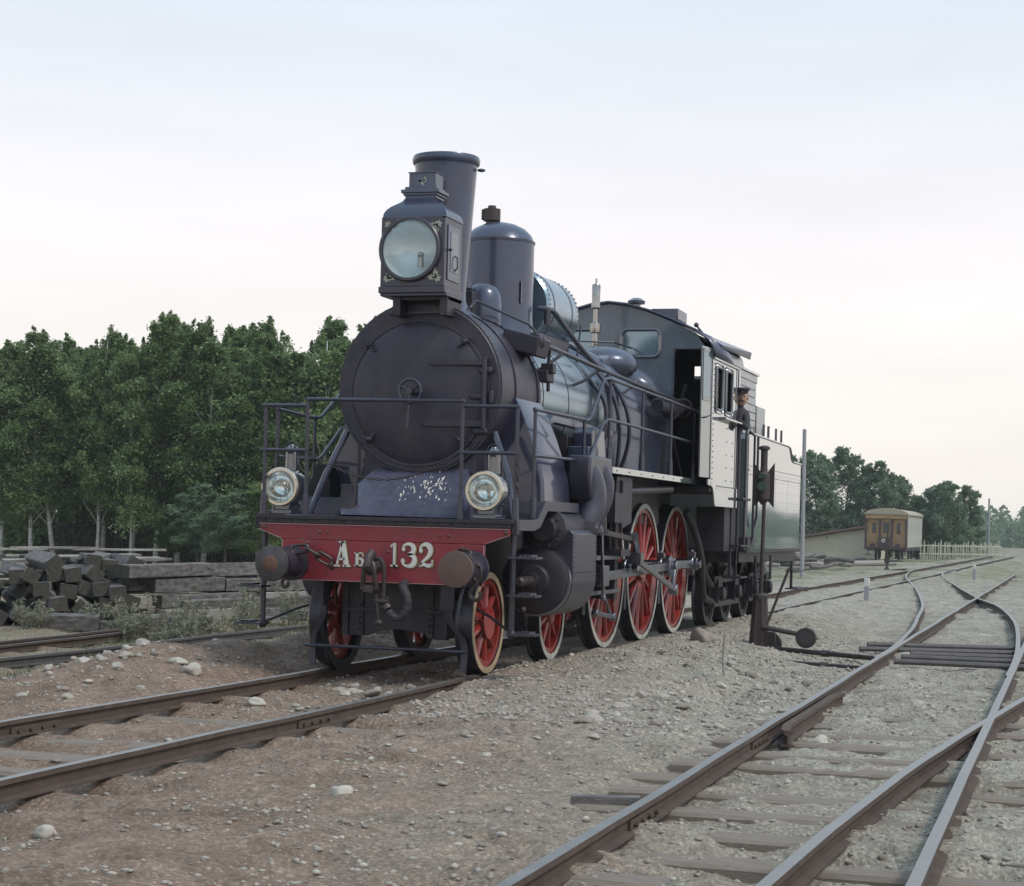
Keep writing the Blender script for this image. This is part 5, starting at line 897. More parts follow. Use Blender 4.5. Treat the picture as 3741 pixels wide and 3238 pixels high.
# ================================================================ tender
tn = thing('tender', 'black riveted tender coupled behind the engine cab', 'tender', (0, 14, 0))
TP = [(11.30, 1.19), (11.30, 2.90), (11.42, 2.985), (15.18, 2.955), (15.34, 2.93), (15.44, 2.86), (15.56, 2.74), (15.70, 2.705), (16.60, 2.695), (16.60, 1.19)]
tb_ = MB().prism(TP, 'x', -1.5, 1.5).build('tank', 'panel_gloss', tn, smooth=False, bevel=0.012)
for s in (1, -1):
    MB().tube([(s*1.50, y, z+0.008) for y, z in TP[2:9]], 0.02, 6).build('coping', 'gloss_black', tb_); MB().bx(min(s*1.5, s*1.507), max(s*1.5, s*1.507), 11.32, 16.58, 2.415, 2.445).build('seam_strip', 'gloss_black', tb_)
b = MB(); rivets(b, [(1.5, y, z) for y in (12.6, 13.9, 15.2, 16.5) for z in np.linspace(1.3, 2.38, 18)]+[(1.5, y, z) for z in (1.28, 2.36, 2.49) for y in np.linspace(11.4, 16.5, 60)]+[(1.5, y, z) for y in np.linspace(13.2, 16.3, 9) for z in np.linspace(1.5, 2.3, 6)], 0.008, (1, 0, 0), 0.006); tag(b.build('tank_rivet', 'panel_gloss', tb_), kind='stuff')
MB().bx(-1.42, 1.42, 11.2, 16.75, 1.0, 1.185).build('underframe', 'frame_black', tn, bevel=0.01); MB().bx(1.505, 1.52, 11.3, 16.6, 1.155, 1.19).build('sole_strip', 'frame_black', tn)
for k in range(8):
    z = 3.02+k*0.122
    for s in (1, -1): MB().bx(min(s*1.28, s*1.305), max(s*1.28, s*1.305), 11.42, 13.05-(0.10 if k < 7 else 0), z, z+0.116).build('plank', 'cab_front', tn, bevel=0.006)
    MB().bx(-1.28, 1.28, 12.92, 12.945, z, z+0.116).build('plank', 'cab_front', tn)
for s in (1, -1):
    MB().bx(min(s*1.27, s*1.32), max(s*1.27, s*1.32), 11.38, 11.50, 2.98, 4.02).build('stanchion', 'gloss_black', tn); MB().bx(min(s*1.26, s*1.33), max(s*1.26, s*1.33), 11.38, 13.1, 3.995, 4.03).build('cap_rail', 'gloss_black', tn)
MB().bx(-1.30, 1.305, 13.05, 13.85, 2.96, 3.52).build('locker', 'cab_front', tn, bevel=0.01)
for y in (13.1, 13.55, 14.3, 14.85): MB().cyl((1.42, y, 2.95), (1.42, y, 3.22), 0.022, n=7).build('stake', 'gloss_black', tn)
tw = make_wheel(1.0, 9, 0.11); 
def tender_wheel(y, s, cache={}):
    if not cache: o = tw[0].build('wheel', 'frame_black', tn); o2 = tw[1].build('tyre', 'tyre_dark', o); cache['d'] = (o.data, o2.data)
    else: o = link('wheel', cache['d'][0], None, tn); o2 = link('tyre', cache['d'][1], None, o)
    o2.matrix_parent_inverse = Matrix(); o.location = (s*0.79, y, 0.5); o.rotation_euler = (0, 0, 0 if s > 0 else math.pi)
for y in (11.75, 13.15, 14.75, 16.1):
    for s in (1, -1): tender_wheel(y, s)
for yc in (12.45, 15.42):
    for s in (1, -1):
        b = MB().bar((s*0.98, yc-1.0, 0.72), (s*0.98, yc+1.0, 0.72), 0.06, 0.10).bar((s*0.98, yc-1.0, 0.34), (s*0.98, yc+1.0, 0.34), 0.06, 0.08)
        for dy in (-0.7, 0.67): b.bx(s*0.98-0.06, s*0.98+0.06, yc+dy-0.16, yc+dy+0.16, 0.36, 0.72); b.lathe((s*0.98, yc+dy, 0.5), (s, 0, 0), [(0, 0.11), (0.12, 0.11), (0.14, 0.08)], 14)
        for k in range(5): b.bar((s*1.0, yc-0.5+k*0.07, 0.80+k*0.03), (s*1.0, yc+0.5-k*0.07, 0.80+k*0.03), 0.08, 0.022)
        b.build('bogie_frame', 'frame_black', tn)
    MB().bx(-0.9, 0.9, yc-0.2, yc+0.2, 0.5, 1.0).build('bolster', 'frame_black', tn)
MB().tube([(1.55, 15.5, 0.98), (1.55, 15.5, 0.52), (1.60, 16.4, 0.50)], 0.022, 7).bx(1.45, 1.68, 15.45, 16.6, 0.49, 0.51).bx(1.45, 1.68, 15.45, 16.2, 0.80, 0.82).build('rear_step', 'frame_black', tn)
MB().tube([(1.50, 12.2, 1.1), (1.50, 12.2, 0.7), (1.50, 13.6, 0.7), (1.50, 13.6, 1.1)], 0.025, 7).build('brake_rigging', 'frame_black', tn)
MB().tube([(1.54, 11.42, 1.25), (1.58, 11.42, 1.4), (1.58, 11.42, 2.95), (1.5, 11.42, 3.02)], 0.02, 7).build('hand_rail', 'rail_pipe', tn); MB().tube([(1.54, 11.72, 1.55), (1.58, 11.72, 1.7), (1.58, 11.72, 2.95)], 0.02, 7).build('hand_rail', 'rail_pipe', tn)
MB().bx(1.30, 1.56, 11.15, 11.75, 1.22, 1.40).build('pipe_box', 'frame_black', tn, bevel=0.01)
# ================================================================ person leaning out between cab and tender
def person():
    X, Y = 1.40, 10.62; t = thing('person', 'person in dark coat and peaked cap leaning out behind the cab', 'person', (X, Y, 2.02))
    me = bpy.data.meshes.new('body'); J = {'pel': (X-0.06, Y+0.03, 2.80, .14), 'ch': (X+0.02, Y, 3.14, .155), 'nk': (X+0.075, Y-0.03, 3.34, .055), 'hd0': (X+0.10, Y-0.05, 3.42, .075), 'hd1': (X+0.11, Y-0.05, 3.50, .085), 'hd2': (X+0.11, Y-0.04, 3.56, .075),
         'sl': (X-0.15, Y, 3.24, .07), 'el': (X-0.20, Y-0.1, 2.98, .05), 'hl': (X-0.10, Y-0.25, 2.85, .035), 'sr': (X+0.19, Y-0.02, 3.22, .07), 'er': (X+0.22, Y-0.16, 3.00, .05), 'hr': (X+0.16, Y-0.36, 3.12, .035),
         'kl': (X-0.14, Y+0.02, 2.42, .075), 'fl': (X-0.14, Y+0.05, 2.10, .05), 'kr': (X+0.02, Y, 2.42, .075), 'fr': (X+0.02, Y+0.03, 2.10, .05), 'tl': (X-0.14, Y-0.12, 2.06, .04), 'tr': (X+0.02, Y-0.14, 2.06, .04)}
    ks = list(J); E_ = [('pel', 'ch'), ('ch', 'nk'), ('nk', 'hd0'), ('hd0', 'hd1'), ('hd1', 'hd2'), ('ch', 'sl'), ('sl', 'el'), ('el', 'hl'), ('ch', 'sr'), ('sr', 'er'), ('er', 'hr'), ('pel', 'kl'), ('kl', 'fl'), ('pel', 'kr'), ('kr', 'fr'), ('fl', 'tl'), ('fr', 'tr')]
    for hnd, dx in (('hl', 0.3), ('hr', -0.3)):
        h = V3(J[hnd][:3])
        for k in range(5):
            a, b_ = f'{hnd}{k}', f'{hnd}{k}t'; off = V3(((k-2)*0.016, -0.05 if k else -0.01, 0.0 if k else -0.03)); J[a] = (*(h+off), .010); J[b_] = (*(h+off+V3((0.0, -0.015, -0.035))), .008); E_ += [(hnd, a), (a, b_)]
    ks = list(J); me.from_pydata([J[k][:3] for k in ks], [(ks.index(a), ks.index(b_)) for a, b_ in E_], [])
    me.materials.append(MT['uniform']); o = link('body', me, None, t); o.modifiers.new('skin', 'SKIN')
    for i, k in enumerate(ks): me.skin_vertices[0].data[i].radius = (J[k][3],)*2
    me.skin_vertices[0].data[0].use_root = True; sd = o.modifiers.new('sub', 'SUBSURF'); sd.levels = sd.render_levels = 2
    hx, hy, hz = X+0.11, Y-0.055, 3.475
    MB().lathe((hx, hy, hz-0.12), (0.02, 0, 1), [(0, 0.035), (0.02, 0.062), (0.06, 0.084), (0.12, 0.093), (0.17, 0.09), (0.20, 0.07)], 18).build('face', 'skin', t)
    MB().ball((hx+0.035, hy-0.085, hz-0.02), 0.020, 8, 5, 1.3).ball((hx+0.10, hy-0.01, hz-0.01), 0.02, 8, 5, 1.4).build('nose', 'skin', t); b = MB()
    for d in (-0.002, 0.066): b.ball((hx+d, hy-0.082+abs(d)*0.22, hz+0.012), 0.010, 8, 5)
    b.build('eye', 'interior_dark', t); MB().tube([(hx-0.015, hy-0.090, hz-0.055), (hx+0.03, hy-0.095, hz-0.050), (hx+0.07, hy-0.075, hz-0.058)], [0.008, 0.016, 0.008], 6).build('moustache', 'hair', t)
    MB().lathe((hx, hy+0.03, hz-0.02), (0, 0.2, 1), [(0, 0.088), (0.06, 0.097), (0.09, 0.09)], 18).build('hair', 'hair', t)
    c_ = MB().lathe((hx, hy, hz+0.055), (0, 0, 1), [(0, 0.098), (0.035, 0.100), (0.05, 0.125), (0.075, 0.13), (0.09, 0.10), (0.095, 0.0001)], 24, caps=False).build('cap', 'uniform', t); MB().ob((hx+0.03, hy-0.115, hz+0.055), (0.075, 0.01, 0), (-0.004, 0.035, 0.008), (0, 0, 0.004)).build('peak', 'interior_dark', c_); MB().ball((hx+0.03, hy-0.103, hz+0.075), 0.010, 8, 5).build('badge', 'brass', c_)
person()
# ================================================================ timber heap, weeds
def timber(b0, b1, w, h, mats, label, roll=0.0, name='baulk', seed=0):
    p0, p1 = V3(b0), V3(b1); d = p1-p0; L = d.length; a = d.normalized(); sd = a.cross(V3((0, 0, 1))).normalized(); up = sd.cross(a)
    q = Matrix.Rotation(roll, 3, a); sd, up = q @ sd, q @ up; rn = random.Random(seed); bm_ = MB(); rows = []; n = 7
    for i in range(n):
        c = p0+a*L*i/(n-1); j = lambda: rn.uniform(-0.007, 0.007); e = 0.015
        rows.append([c+sd*(x*(w/2)+j())+up*(y*(h/2)+j()) for x, y in ((-1, -1+e*8), (-1+e*8, -1), (1-e*8, -1), (1, -1+e*8), (1, 1-e*8), (1-e*8, 1), (-1+e*8, 1), (-1, 1-e*8))])
    bm_.strip(rows, closed=True); nv = 8; nf = len(bm_.f); bm_.f += [list(range(nv))[::-1], [(n-1)*nv+k for k in range(nv)]]
    me = bpy.data.meshes.new(name); me.from_pydata([tuple(v) for v in bm_.v], [], bm_.f); me.update(); me.materials.append(MT[mats[0]]); me.materials.append(MT[mats[1]])
    me.polygons.foreach_set('material_index', [0]*nf+[1, 1])
    o = link(name, me, None); return tag(o, label, 'timber', 'timbers of the heap beside the lower track')
ORD = ['first', 'second', 'third', 'fourth', 'fifth', 'sixth', 'seventh', 'eighth', 'ninth', 'tenth', 'eleventh', 'twelfth', 'thirteenth', 'fourteenth', 'fifteenth', 'sixteenth', 'seventeenth', 'eighteenth', 'nineteenth', 'twentieth']+['twenty-'+q_ for q_ in ('first', 'second', 'third', 'fourth', 'fifth', 'sixth', 'seventh', 'eighth', 'ninth')]+['thirtieth']+['thirty-'+q_ for q_ in ('first', 'second', 'third', 'fourth', 'fifth', 'sixth', 'seventh', 'eighth', 'ninth')]+['fortieth']
OLD = ('timber_old', 'timber_end'); PALE = ('timber_pale', 'timber_old')
rr = random.Random(3)
def heap():
    # dark baulks whose cut ends face the camera, layer by layer
    for lay, (z, n, x0, yy) in enumerate(((-0.30, 9, -11.7, 10.5), (-0.07, 9, -11.6, 10.9), (0.16, 8, -11.4, 11.2), (0.39, 7, -11.1, 11.5), (0.60, 4, -10.5, 11.9))):
        nm = ('bottom', 'second', 'third', 'fourth', 'top')[lay]
        for i in range(n):
            x = x0+i*0.30+rr.uniform(-.03, .03); y = yy+rr.uniform(-0.6, 0.35)+i*0.10
            timber((x, y, z+rr.uniform(-.06, .06)), (x-1.5+rr.uniform(-.7, .5), y+2.3, z+rr.uniform(-.04, .05)), 0.27, 0.24, OLD, f'{ORD[i]} dark baulk end from the left, {nm} layer at the near end of the heap', rr.uniform(-.75, .75), seed=i+lay*9)
    # long weathered beams running back along the heap
    for lay, (z, n) in enumerate(((-0.30, 2), (-0.03, 2), (0.24, 2), (0.50, 2))):
        nm = ('lowest', 'second', 'third', 'uppermost')[lay]
        for i in range(n):
            y = 12.3+rr.uniform(-.3, .4)-0.1*lay; x = -8.95-i*0.34-0.15*lay; p = 0
            while y < 22.5:
                l_ = rr.uniform(1.7, 2.7); dx = l_*0.24+rr.uniform(-.06, .06); jx, jz = rr.uniform(-.07, .07), rr.uniform(-.025, .03)
                timber((x+jx, y, z+jz), (x+jx+dx, y+l_*0.97, z+jz+rr.uniform(-.03, .03)), rr.uniform(.25, .31), rr.uniform(.22, .27), OLD if rr.random() < 0.8 else PALE, f'{ORD[p]} weathered sleeper along the {"front" if i == 0 else "back"} row, {nm} course of the long stack', rr.uniform(-.12, .12), 'stacked_sleeper', seed=50+i+lay*5+p*31)
                x += l_*0.24; y += l_+rr.uniform(-.02, .12); p += 1
    timber((-8.2, 11.6, -0.02), (-6.2, 17.2, 0.06), 0.10, 0.16, OLD, 'thin dark board leaning along the flank of the heap', 0.2, 'long_board', seed=5)
    timber((-8.9, 11.2, -0.33), (-7.7, 11.75, -0.30), 0.28, 0.24, OLD, 'short fallen baulk lying before the heap among weeds', 0.2, seed=6)
    timber((-10.1, 9.9, -0.30), (-9.0, 10.3, -0.30), 0.30, 0.26, OLD, 'short fallen baulk at the near foot of the heap', 0.1, seed=7)
    timber((-9.6, 10.5, -0.36), (-8.3, 10.2, -0.36), 0.30, 0.18, OLD, 'flat slab of timber on the ground before the heap', 0.0, seed=8)
    timber((-7.3, 14.5, -0.30), (-6.6, 16.4, -0.28), 0.42, 0.22, PALE, 'pale squared block beside the lower rail near the engine step', 0.0, seed=9)
    timber((-7.9, 13.2, -0.36), (-6.9, 16.5, -0.35), 0.25, 0.12, PALE, 'pale plank lying flat at the foot of the long beams', 0.0, seed=10)
    # thin boards stacked at the back
    for lay in range(9):
        for i in range(6):
            x = -13.4+i*0.42+rr.uniform(-.1, .1); y = 13.9+rr.uniform(-.4, .4); z = 0.02+lay*0.078
            timber((x, y, z), (x+rr.uniform(0.2, 1.6), y+rr.uniform(1.2, 2.4), z+rr.uniform(-.05, .07)), 0.20, 0.05, PALE if rr.random() < 0.4 else OLD, f'{ORD[i]} thin board from the left in the {ORD[lay]} row up behind the dark baulks', rr.uniform(-.1, .1), 'board', seed=100+lay*9+i)
    for i, (a, b) in enumerate((((-13.9, 14.2, 0.76), (-11.2, 16.6, 0.80)), ((-13.6, 14.8, 0.79), (-12.0, 15.4, 0.82)))):
        timber(a, b, 0.16, 0.04, PALE, ('long pale plank lying on top of the stacked boards', 'short pale plank lying on top of the stacked boards')[i], 0, 'board', seed=200+i)
heap()
def leaf_cloud(pts, nrm_up, size, rg, asp=0.55, droop=0.0):
    """one quad per point, random facing; returns verts, faces"""
    n = len(pts); a = rg.normal(size=(n, 3)); a[:, 2] = a[:, 2]*0.7-droop; a /= np.linalg.norm(a, axis=1)[:, None]
    b = rg.normal(size=(n, 3)); b[:, 2] += nrm_up; b -= a*(a*b).sum(1)[:, None]; b /= np.linalg.norm(b, axis=1)[:, None]; c = np.cross(a, b)
    s = size*rg.uniform(0.6, 1.25, n)[:, None]; u = a*s; v = c*s*asp
    q = np.stack([pts-u, pts-v*0.9+u*0.1, pts+u, pts+v*0.9+u*0.1], 1).reshape(-1, 3); return q, np.arange(4*n).reshape(n, 4)
def weed(x, y, H, W, n, label, seed, dry=False):
    rg = np.random.default_rng(seed); z0 = gz(x, y); t = thing('weed', label, 'plant', (x, y, z0), 'weeds along the lower track'); sb = MB(); P = []
    for i in range(n):
        a = rg.uniform(0, 6.28); l = rg.uniform(0.6, 1)*H; b0 = V3((x+rg.normal()*W*0.3, y+rg.normal()*W*0.3, z0-0.02)); tip = b0+V3((math.cos(a)*W*rg.uniform(.2, .7), math.sin(a)*W*rg.uniform(.2, .7), l))
        mid = (b0+tip)/2+V3((0, 0, l*0.08)); sb.tube([b0, mid, tip], [0.006, 0.005, 0.002], 3)
        for k in range(26):
            f = rg.uniform(0.15, 1); p = b0.lerp(mid, f*2) if f < 0.5 else mid.lerp(tip, f*2-1); sp = 0.07*(1.2-f); P.append([p.x+rg.normal()*sp, p.y+rg.normal()*sp, p.z+rg.normal()*sp*0.7])
    sb.build('stem', 'leaf_weed', t, fix=False); v, f = leaf_cloud(np.array(P), 0.5, 0.05, rg, 0.34); link('foliage', np_mesh('foliage', v, f), 'leaf_weed', t)
wl = [(-7.9, 9.4, .80, .45, 13, 'tallest bushy grey weed growing before the timber heap'), (-9.1, 10.3, .55, .35, 8, 'grey weed at the near end of the timber heap'), (-7.3, 8.6, .55, .4, 18, 'low bushy weed close to the lower rail'), (-7.6, 11.0, .6, .35, 8, 'thin grey weed halfway along the timber heap'), (-7.2, 12.2, .95, .3, 10, 'tall sparse weed standing before the long beams'), (-6.9, 13.3, .6, .35, 10, 'small weed between the long beams and the lower rail'), (-6.8, 9.9, .4, .4, 14, 'short leafy weed right against the lower rail'), (-6.7, 15.5, .5, .3, 8, 'little weed beside the pale squared block'), (-5.2, 11.5, .3, .35, 12, 'low weed growing between the two lower rails'), (-3.4, 9.4, .28, .35, 10, 'low weed between the lower track and the engine')]
wl += [(-7.0, 9.3, .5, .4, 14, 'weed with many fine stems just behind the lower rail'), (-7.5, 10.1, .75, .35, 11, 'upright weed next to the tallest bushy one'), (-8.5, 10.2, .6, .4, 9, 'weed hiding the foot of the baulk ends'), (-7.0, 11.4, .7, .4, 16, 'feathery weed before the second course of beams'), (-6.7, 12.9, .9, .3, 12, 'tall lone weed near the engine step'), (-6.5, 14.2, .6, .35, 12, 'weed near the end of the long beams'), (-6.6, 8.0, .4, .35, 14, 'small dense weed at the near end of the row'), (-9.9, 9.6, .5, .4, 14, 'weed in front of the short fallen baulk')]
for i, a in enumerate(wl): weed(*a, seed=40+i)
def grass(name, n, x0, x1, y0, y1, h, seed, dens=0.52):
    rg = np.random.default_rng(seed); x = rg.uniform(x0, x1, n); y = rg.uniform(y0, y1, n); k = vn(x*0.8, y*0.8, 21)*0.6+vn(x*2.5, y*2.5, 22)*0.4 > dens; x, y = x[k], y[k]; n = len(x); z = hgt(x, y)
    a = rg.uniform(0, 6.28, n); l = h*rg.uniform(0.4, 1.1, n); le = rg.uniform(0.1, 0.6, n)*l; w = 0.008
    p = np.stack([x, y, z-0.01], 1); t = p+np.stack([np.cos(a)*le, np.sin(a)*le, l], 1); s = np.stack([-np.sin(a), np.cos(a), 0*a], 1)*w
    v = np.stack([p-s, p+s, t], 1).reshape(-1, 3); o = link(name, np_mesh(name, v, np.arange(3*n).reshape(n, 3)), 'leaf_grass'); return tag(o, 'short green grass tufts growing along the lower track', 'grass', kind='stuff')
grass('grass', 26000, -10.5, -2.8, -3, 22, 0.13, 5)
# ================================================================ trees
def crown_mesh(seed, H, W, n, leaf, low=0.12):
    rg = np.random.default_rng(seed); P = []; br = []; nl = 22
    def prof(f): return math.sin(math.pi*min(1, f*0.80+0.15))**0.85
    for i in range(nl):
        f = low+(1-low)*((i+rg.uniform(0, 1))/nl)**0.9; a = i*2.4+rg.normal()*0.5; env = W*prof(f)*rg.uniform(0.35, 0.95); lean = 0.10*W*f*f
        c = np.array([math.cos(a)*env+lean, math.sin(a)*env, H*f*0.97]); rl = W*rg.uniform(0.24, 0.46)*(1.15-0.62*f); br.append(c)
        for s_ in range(13):
            d = rg.normal(size=3); d /= np.linalg.norm(d); cc = c+d*rl*rg.uniform(0.2, 1.0)**0.6*np.array([1, 1, 0.85]); k = max(20, int(n*0.82/nl/13*rg.uniform(0.35, 1.7))); sg = rl*rg.uniform(0.14, 0.26)
            p = cc+rg.normal(size=(k, 3))*sg*np.array([1, 1, 0.8]); p[:, 2] -= np.abs(rg.normal(size=k))*sg*0.7; P.append(p)
    for i in range(26):
        f = rg.uniform(0.62, 1.0); a = rg.uniform(0, 6.28); e = W*prof(f)*rg.uniform(0.2, 0.9); b0 = np.array([math.cos(a)*e+0.1*W*f, math.sin(a)*e, H*f*0.96]); dv = np.array([math.cos(a)*0.25+0.22, math.sin(a)*0.25, 1.0])*H*rg.uniform(0.03, 0.075); k = int(n*0.0035); t = rg.uniform(0, 1, k)[:, None]
        P.append(b0+dv*t+rg.normal(size=(k, 3))*W*0.045*(1.15-t))
    k = int(n*0.14); f_ = low+(0.92-low)*rg.uniform(0, 1, k); a_ = rg.uniform(0, 6.283, k); e_ = W*np.sin(np.pi*np.minimum(1, f_*0.80+0.15))*rg.uniform(0, 1, k)**0.6*0.72; P.append(np.stack([e_*np.cos(a_), e_*np.sin(a_), H*f_], 1))
    v, f = leaf_cloud(np.concatenate(P), 1.9, leaf, rg, 0.6, 0.3); return np_mesh('crown', v, f), br
def trunk_mesh(seed, H, r, br, lean=0.0):
    rg = np.random.default_rng(seed+99); b = MB(); P = []; x = y = 0.0
    for k in range(8):
        f = k/7; P.append((x+lean*H*f, y, H*0.97*f-0.4*(k == 0))); x += rg.normal()*0.05; y += rg.normal()*0.05
    b.tube(P, [r*(1-0.85*k/7)*(1.25 if k == 0 else 1) for k in range(8)], 7)
    for c in br:
        f = max(0.15, min(0.85, c[2]/H-0.16)); i = f*7; j = int(i); s = V3(P[j]).lerp(V3(P[min(7, j+1)]), i-j); e = V3(c); mid = (s+e)/2+V3((0, 0, 0.12*(e-s).length)); b.tube([s, mid, e], [r*0.38*(1-f*0.6), r*0.24*(1-f*0.6), r*0.06], 4)
    me = bpy.data.meshes.new('trunk'); me.from_pydata(b.v, [], b.f); me.polygons.foreach_set('use_smooth', [True]*len(me.polygons)); me.update(); return me
KINDS_ = []
for s, (H, W) in enumerate(((9.6, 2.3), (9.2, 2.7), (9.9, 2.0), (9.0, 2.5), (9.7, 2.6))):
    cm_, br_ = crown_mesh(60+s, H, W, 36000, 0.078, 0.25); KINDS_.append((cm_, trunk_mesh(60+s, H, 0.095, br_)))
FARK = []
for s, (H, W) in enumerate(((9.0, 2.6), (8.6, 3.0), (9.4, 2.3))):
    cm_, br_ = crown_mesh(80+s, H, W, 24000, 0.12, 0.05); FARK.append((cm_, trunk_mesh(80+s, H, 0.13, br_)))
def tree(name, x, y, k, sc, rot, label, group, leaf='leaf_birch', bark='bark_birch', tilt=0.0, pool=KINDS_, z=None, wide=1.0):
    z = gz(x, y) if z is None else z; t = thing(name, label, 'tree', (x, y, z), group)
    for nm, me, mt_ in (('crown', pool[k][0], leaf), ('trunk', pool[k][1], bark)):
        me2 = me
        if me.materials and me.materials[0] != MT[mt_]: me2 = me.copy(); me2.materials.clear()
        o = link(nm, me2, mt_, None); o.parent = t
    t.rotation_euler = (0, tilt, rot); t.scale = (sc*wide, sc*wide, sc)
front = [(-37.2, 51, 0, 1.0, 'birch at the left end of the wood, trunk half cut by the picture edge'), (-35.2, 50, 1, .96, 'slim birch with straight pale trunk near the wood end'), (-34.4, 50.5, 2, .92, 'leaning white birch with forked trunk'), (-33.6, 53, 3, 1.0, 'thin birch behind the leaning white one'), (-32.4, 50.5, 4, 1.02, 'birch with the brightest white trunk above the stacked boards'),
         (-31.9, 52.5, 0, 1.0, 'grey birch just beside the brightest white trunk'), (-30.6, 50, 1, .96, 'short birch above the middle of the timber heap'), (-29.8, 50.5, 2, 1.0, 'pale birch before the dark fence'), (-29.3, 51.5, 3, .98, 'dull birch next to the pale one before the fence'), (-27.6, 50.5, 4, 1.0, 'birch with grey trunk near the end of the fence'), (-25.4, 51, 0, .98, 'birch behind the corner railing of the engine'), (-23.2, 52, 1, 1.0, 'birch hidden low behind the engine lamp'), (-21.0, 53, 2, 1.0, 'birch beside the smokebox, the last one in sight')]
for i, (x, y, k, sc, lab) in enumerate(front): tree('birch_tree', x, y, k, sc*rr.uniform(0.93, 1.04), i*1.9, lab, 'birches along the left edge of the yard', tilt=0.07 if 'leaning' in lab else rr.uniform(-.02, .05), wide=rr.uniform(0.78, 1.2))
back = [(-40.5, 58, 3, 1.0, 'far tree showing over the left end of the birches'), (-36.8, 58, 1, 1.06, 'far tree over the slim straight birch'), (-33.6, 59, 2, 1.16, 'tallest far tree with a rounded windblown top'), (-31.2, 60, 0, 1.20, 'far tree topping the pale birch trunk'), (-28.6, 59, 4, 1.10, 'far tree behind the middle of the wood'), (-26.4, 60, 3, 1.14, 'far tree above the fence end'), (-23.8, 60, 1, 1.15, 'far tree above the front railing'), (-21.2, 60, 2, 1.16, 'far tree left of the smokebox top'), (-18.6, 61, 0, 1.16, 'far tree partly hidden by the smokebox'), (-38.8, 60, 4, 1.05, 'far tree at the picture edge'), (-35.0, 61, 0, 1.1, 'far tree in the gap of two birch tops'), (-24.9, 56, 2, 1.08, 'bushy tree close behind the front railing birch'), (-22.4, 56.5, 4, 1.06, 'bushy tree close behind the lamp'), (-29.9, 56.5, 3, 1.05, 'bushy tree close behind the pale birch'), (-32.9, 56, 1, 1.04, 'bushy tree close behind the white trunk'), (-27.2, 56, 0, 1.05, 'bushy tree close behind the grey birch'), (-20.2, 57, 3, 1.08, 'bushy tree close behind the smokebox edge')]
for i, (x, y, k, sc, lab) in enumerate(back): tree('broadleaf_tree', x, y, k, sc*rr.uniform(0.90, 1.01), 1+i*2.3, lab, 'trees behind the birches', bark='bark_dark', wide=rr.uniform(0.85, 1.35), tilt=rr.uniform(0, .06))
for i, (x, y, sc, lab) in enumerate(((-26.3, 47.5, .34, 'pale round shrub behind the engine lantern'), (-24.6, 46.5, .32, 'pale shrub low behind the red beam end'), (-27.6, 47.5, .24, 'small shrub at the foot of the grey birch'), (-23.2, 47, .36, 'shrub behind the engine front steps'), (-31.0, 53, .24, 'small dark shrub by the fence'))):
    tree('shrub', x, y, i % 5, sc, i*1.1, lab, 'shrubs at the foot of the wood', leaf='leaf_far' if 'pale' in lab else 'leaf_birch', bark='bark_dark', wide=1.7)
# shady undergrowth reads as one mass
def undergrowth():
    rg = np.random.default_rng(4); n = 60000; x = rg.uniform(-46, -16, n); y = rg.uniform(56, 68, n); top = 3.2+2.5*vn(x*0.5, y*0.5, 31); z = -0.5+rg.uniform(0, 1, n)*top
    v, f = leaf_cloud(np.stack([x, y, z], 1), 0.5, 0.15, rg, 0.7); o = link('undergrowth', np_mesh('undergrowth', v, f), 'leaf_birch'); tag(o, 'dark mass of undergrowth deep inside the wood', 'undergrowth', kind='stuff')
undergrowth()
def dark_fence():
    t = thing('picket_fence', 'dark iron picket fence behind the birch trunks', 'fence', (-29, 54.2, -0.5)); pk = MB().bx(-0.022, 0.022, -0.012, 0.012, 0, 1.45); me = None
    for i in range(150):
        x = -37+i*0.115
        if me is None: o = pk.build('picket', 'fence_dark', t, loc=(x, 54.2, -0.5)); me = o.data
        else: o = link('picket', me, None, t, loc=(x, 54.2, -0.5))
    for z in (0.0, 0.85): MB().bx(-37.2, -19.6, 54.16, 54.19, z-0.03, z+0.03).build('fence_rail', 'fence_dark', t)
    for i in range(7): MB().bx(-37+i*2.9, -36.82+i*2.9, 54.24, 54.42, -0.5, 1.1).build('fence_post', 'fence_dark', t)
dark_fence()
# ================================================================ far right
rt = [(-17.2, 128, 0, .93, 'leafy tree right behind the tender and the pole'), (-14.6, 130, 1, 1.02, 'tall tree over the low shed'), (-12.6, 133, 2, .98, 'tree between shed and carriage'), (-10.6, 131, 0, .90, 'tree standing behind the carriage end'), (-8.9, 136, 1, .84, 'tree behind the carriage roof'), (-7.4, 138, 2, .62, 'low tree in the dip of the tree line'), (-6.3, 136, 1, .78, 'peaked tree just beyond the carriage'), (-4.7, 134, 0, .80, 'round tree above the pale fence'), (-3.2, 136, 2, .72, 'last round tree at the end of the row'), (-19.6, 131, 2, .98, 'tree half hidden by the tender'), (-22.5, 130, 1, 1.0, 'tree hidden mostly by the tender'), (-5.6, 141, 2, .74, 'tree further back above the fence')]
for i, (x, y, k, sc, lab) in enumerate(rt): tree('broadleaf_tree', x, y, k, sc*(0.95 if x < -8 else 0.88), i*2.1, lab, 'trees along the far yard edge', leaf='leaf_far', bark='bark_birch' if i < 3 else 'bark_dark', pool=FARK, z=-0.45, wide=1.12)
rg = np.random.default_rng(8)
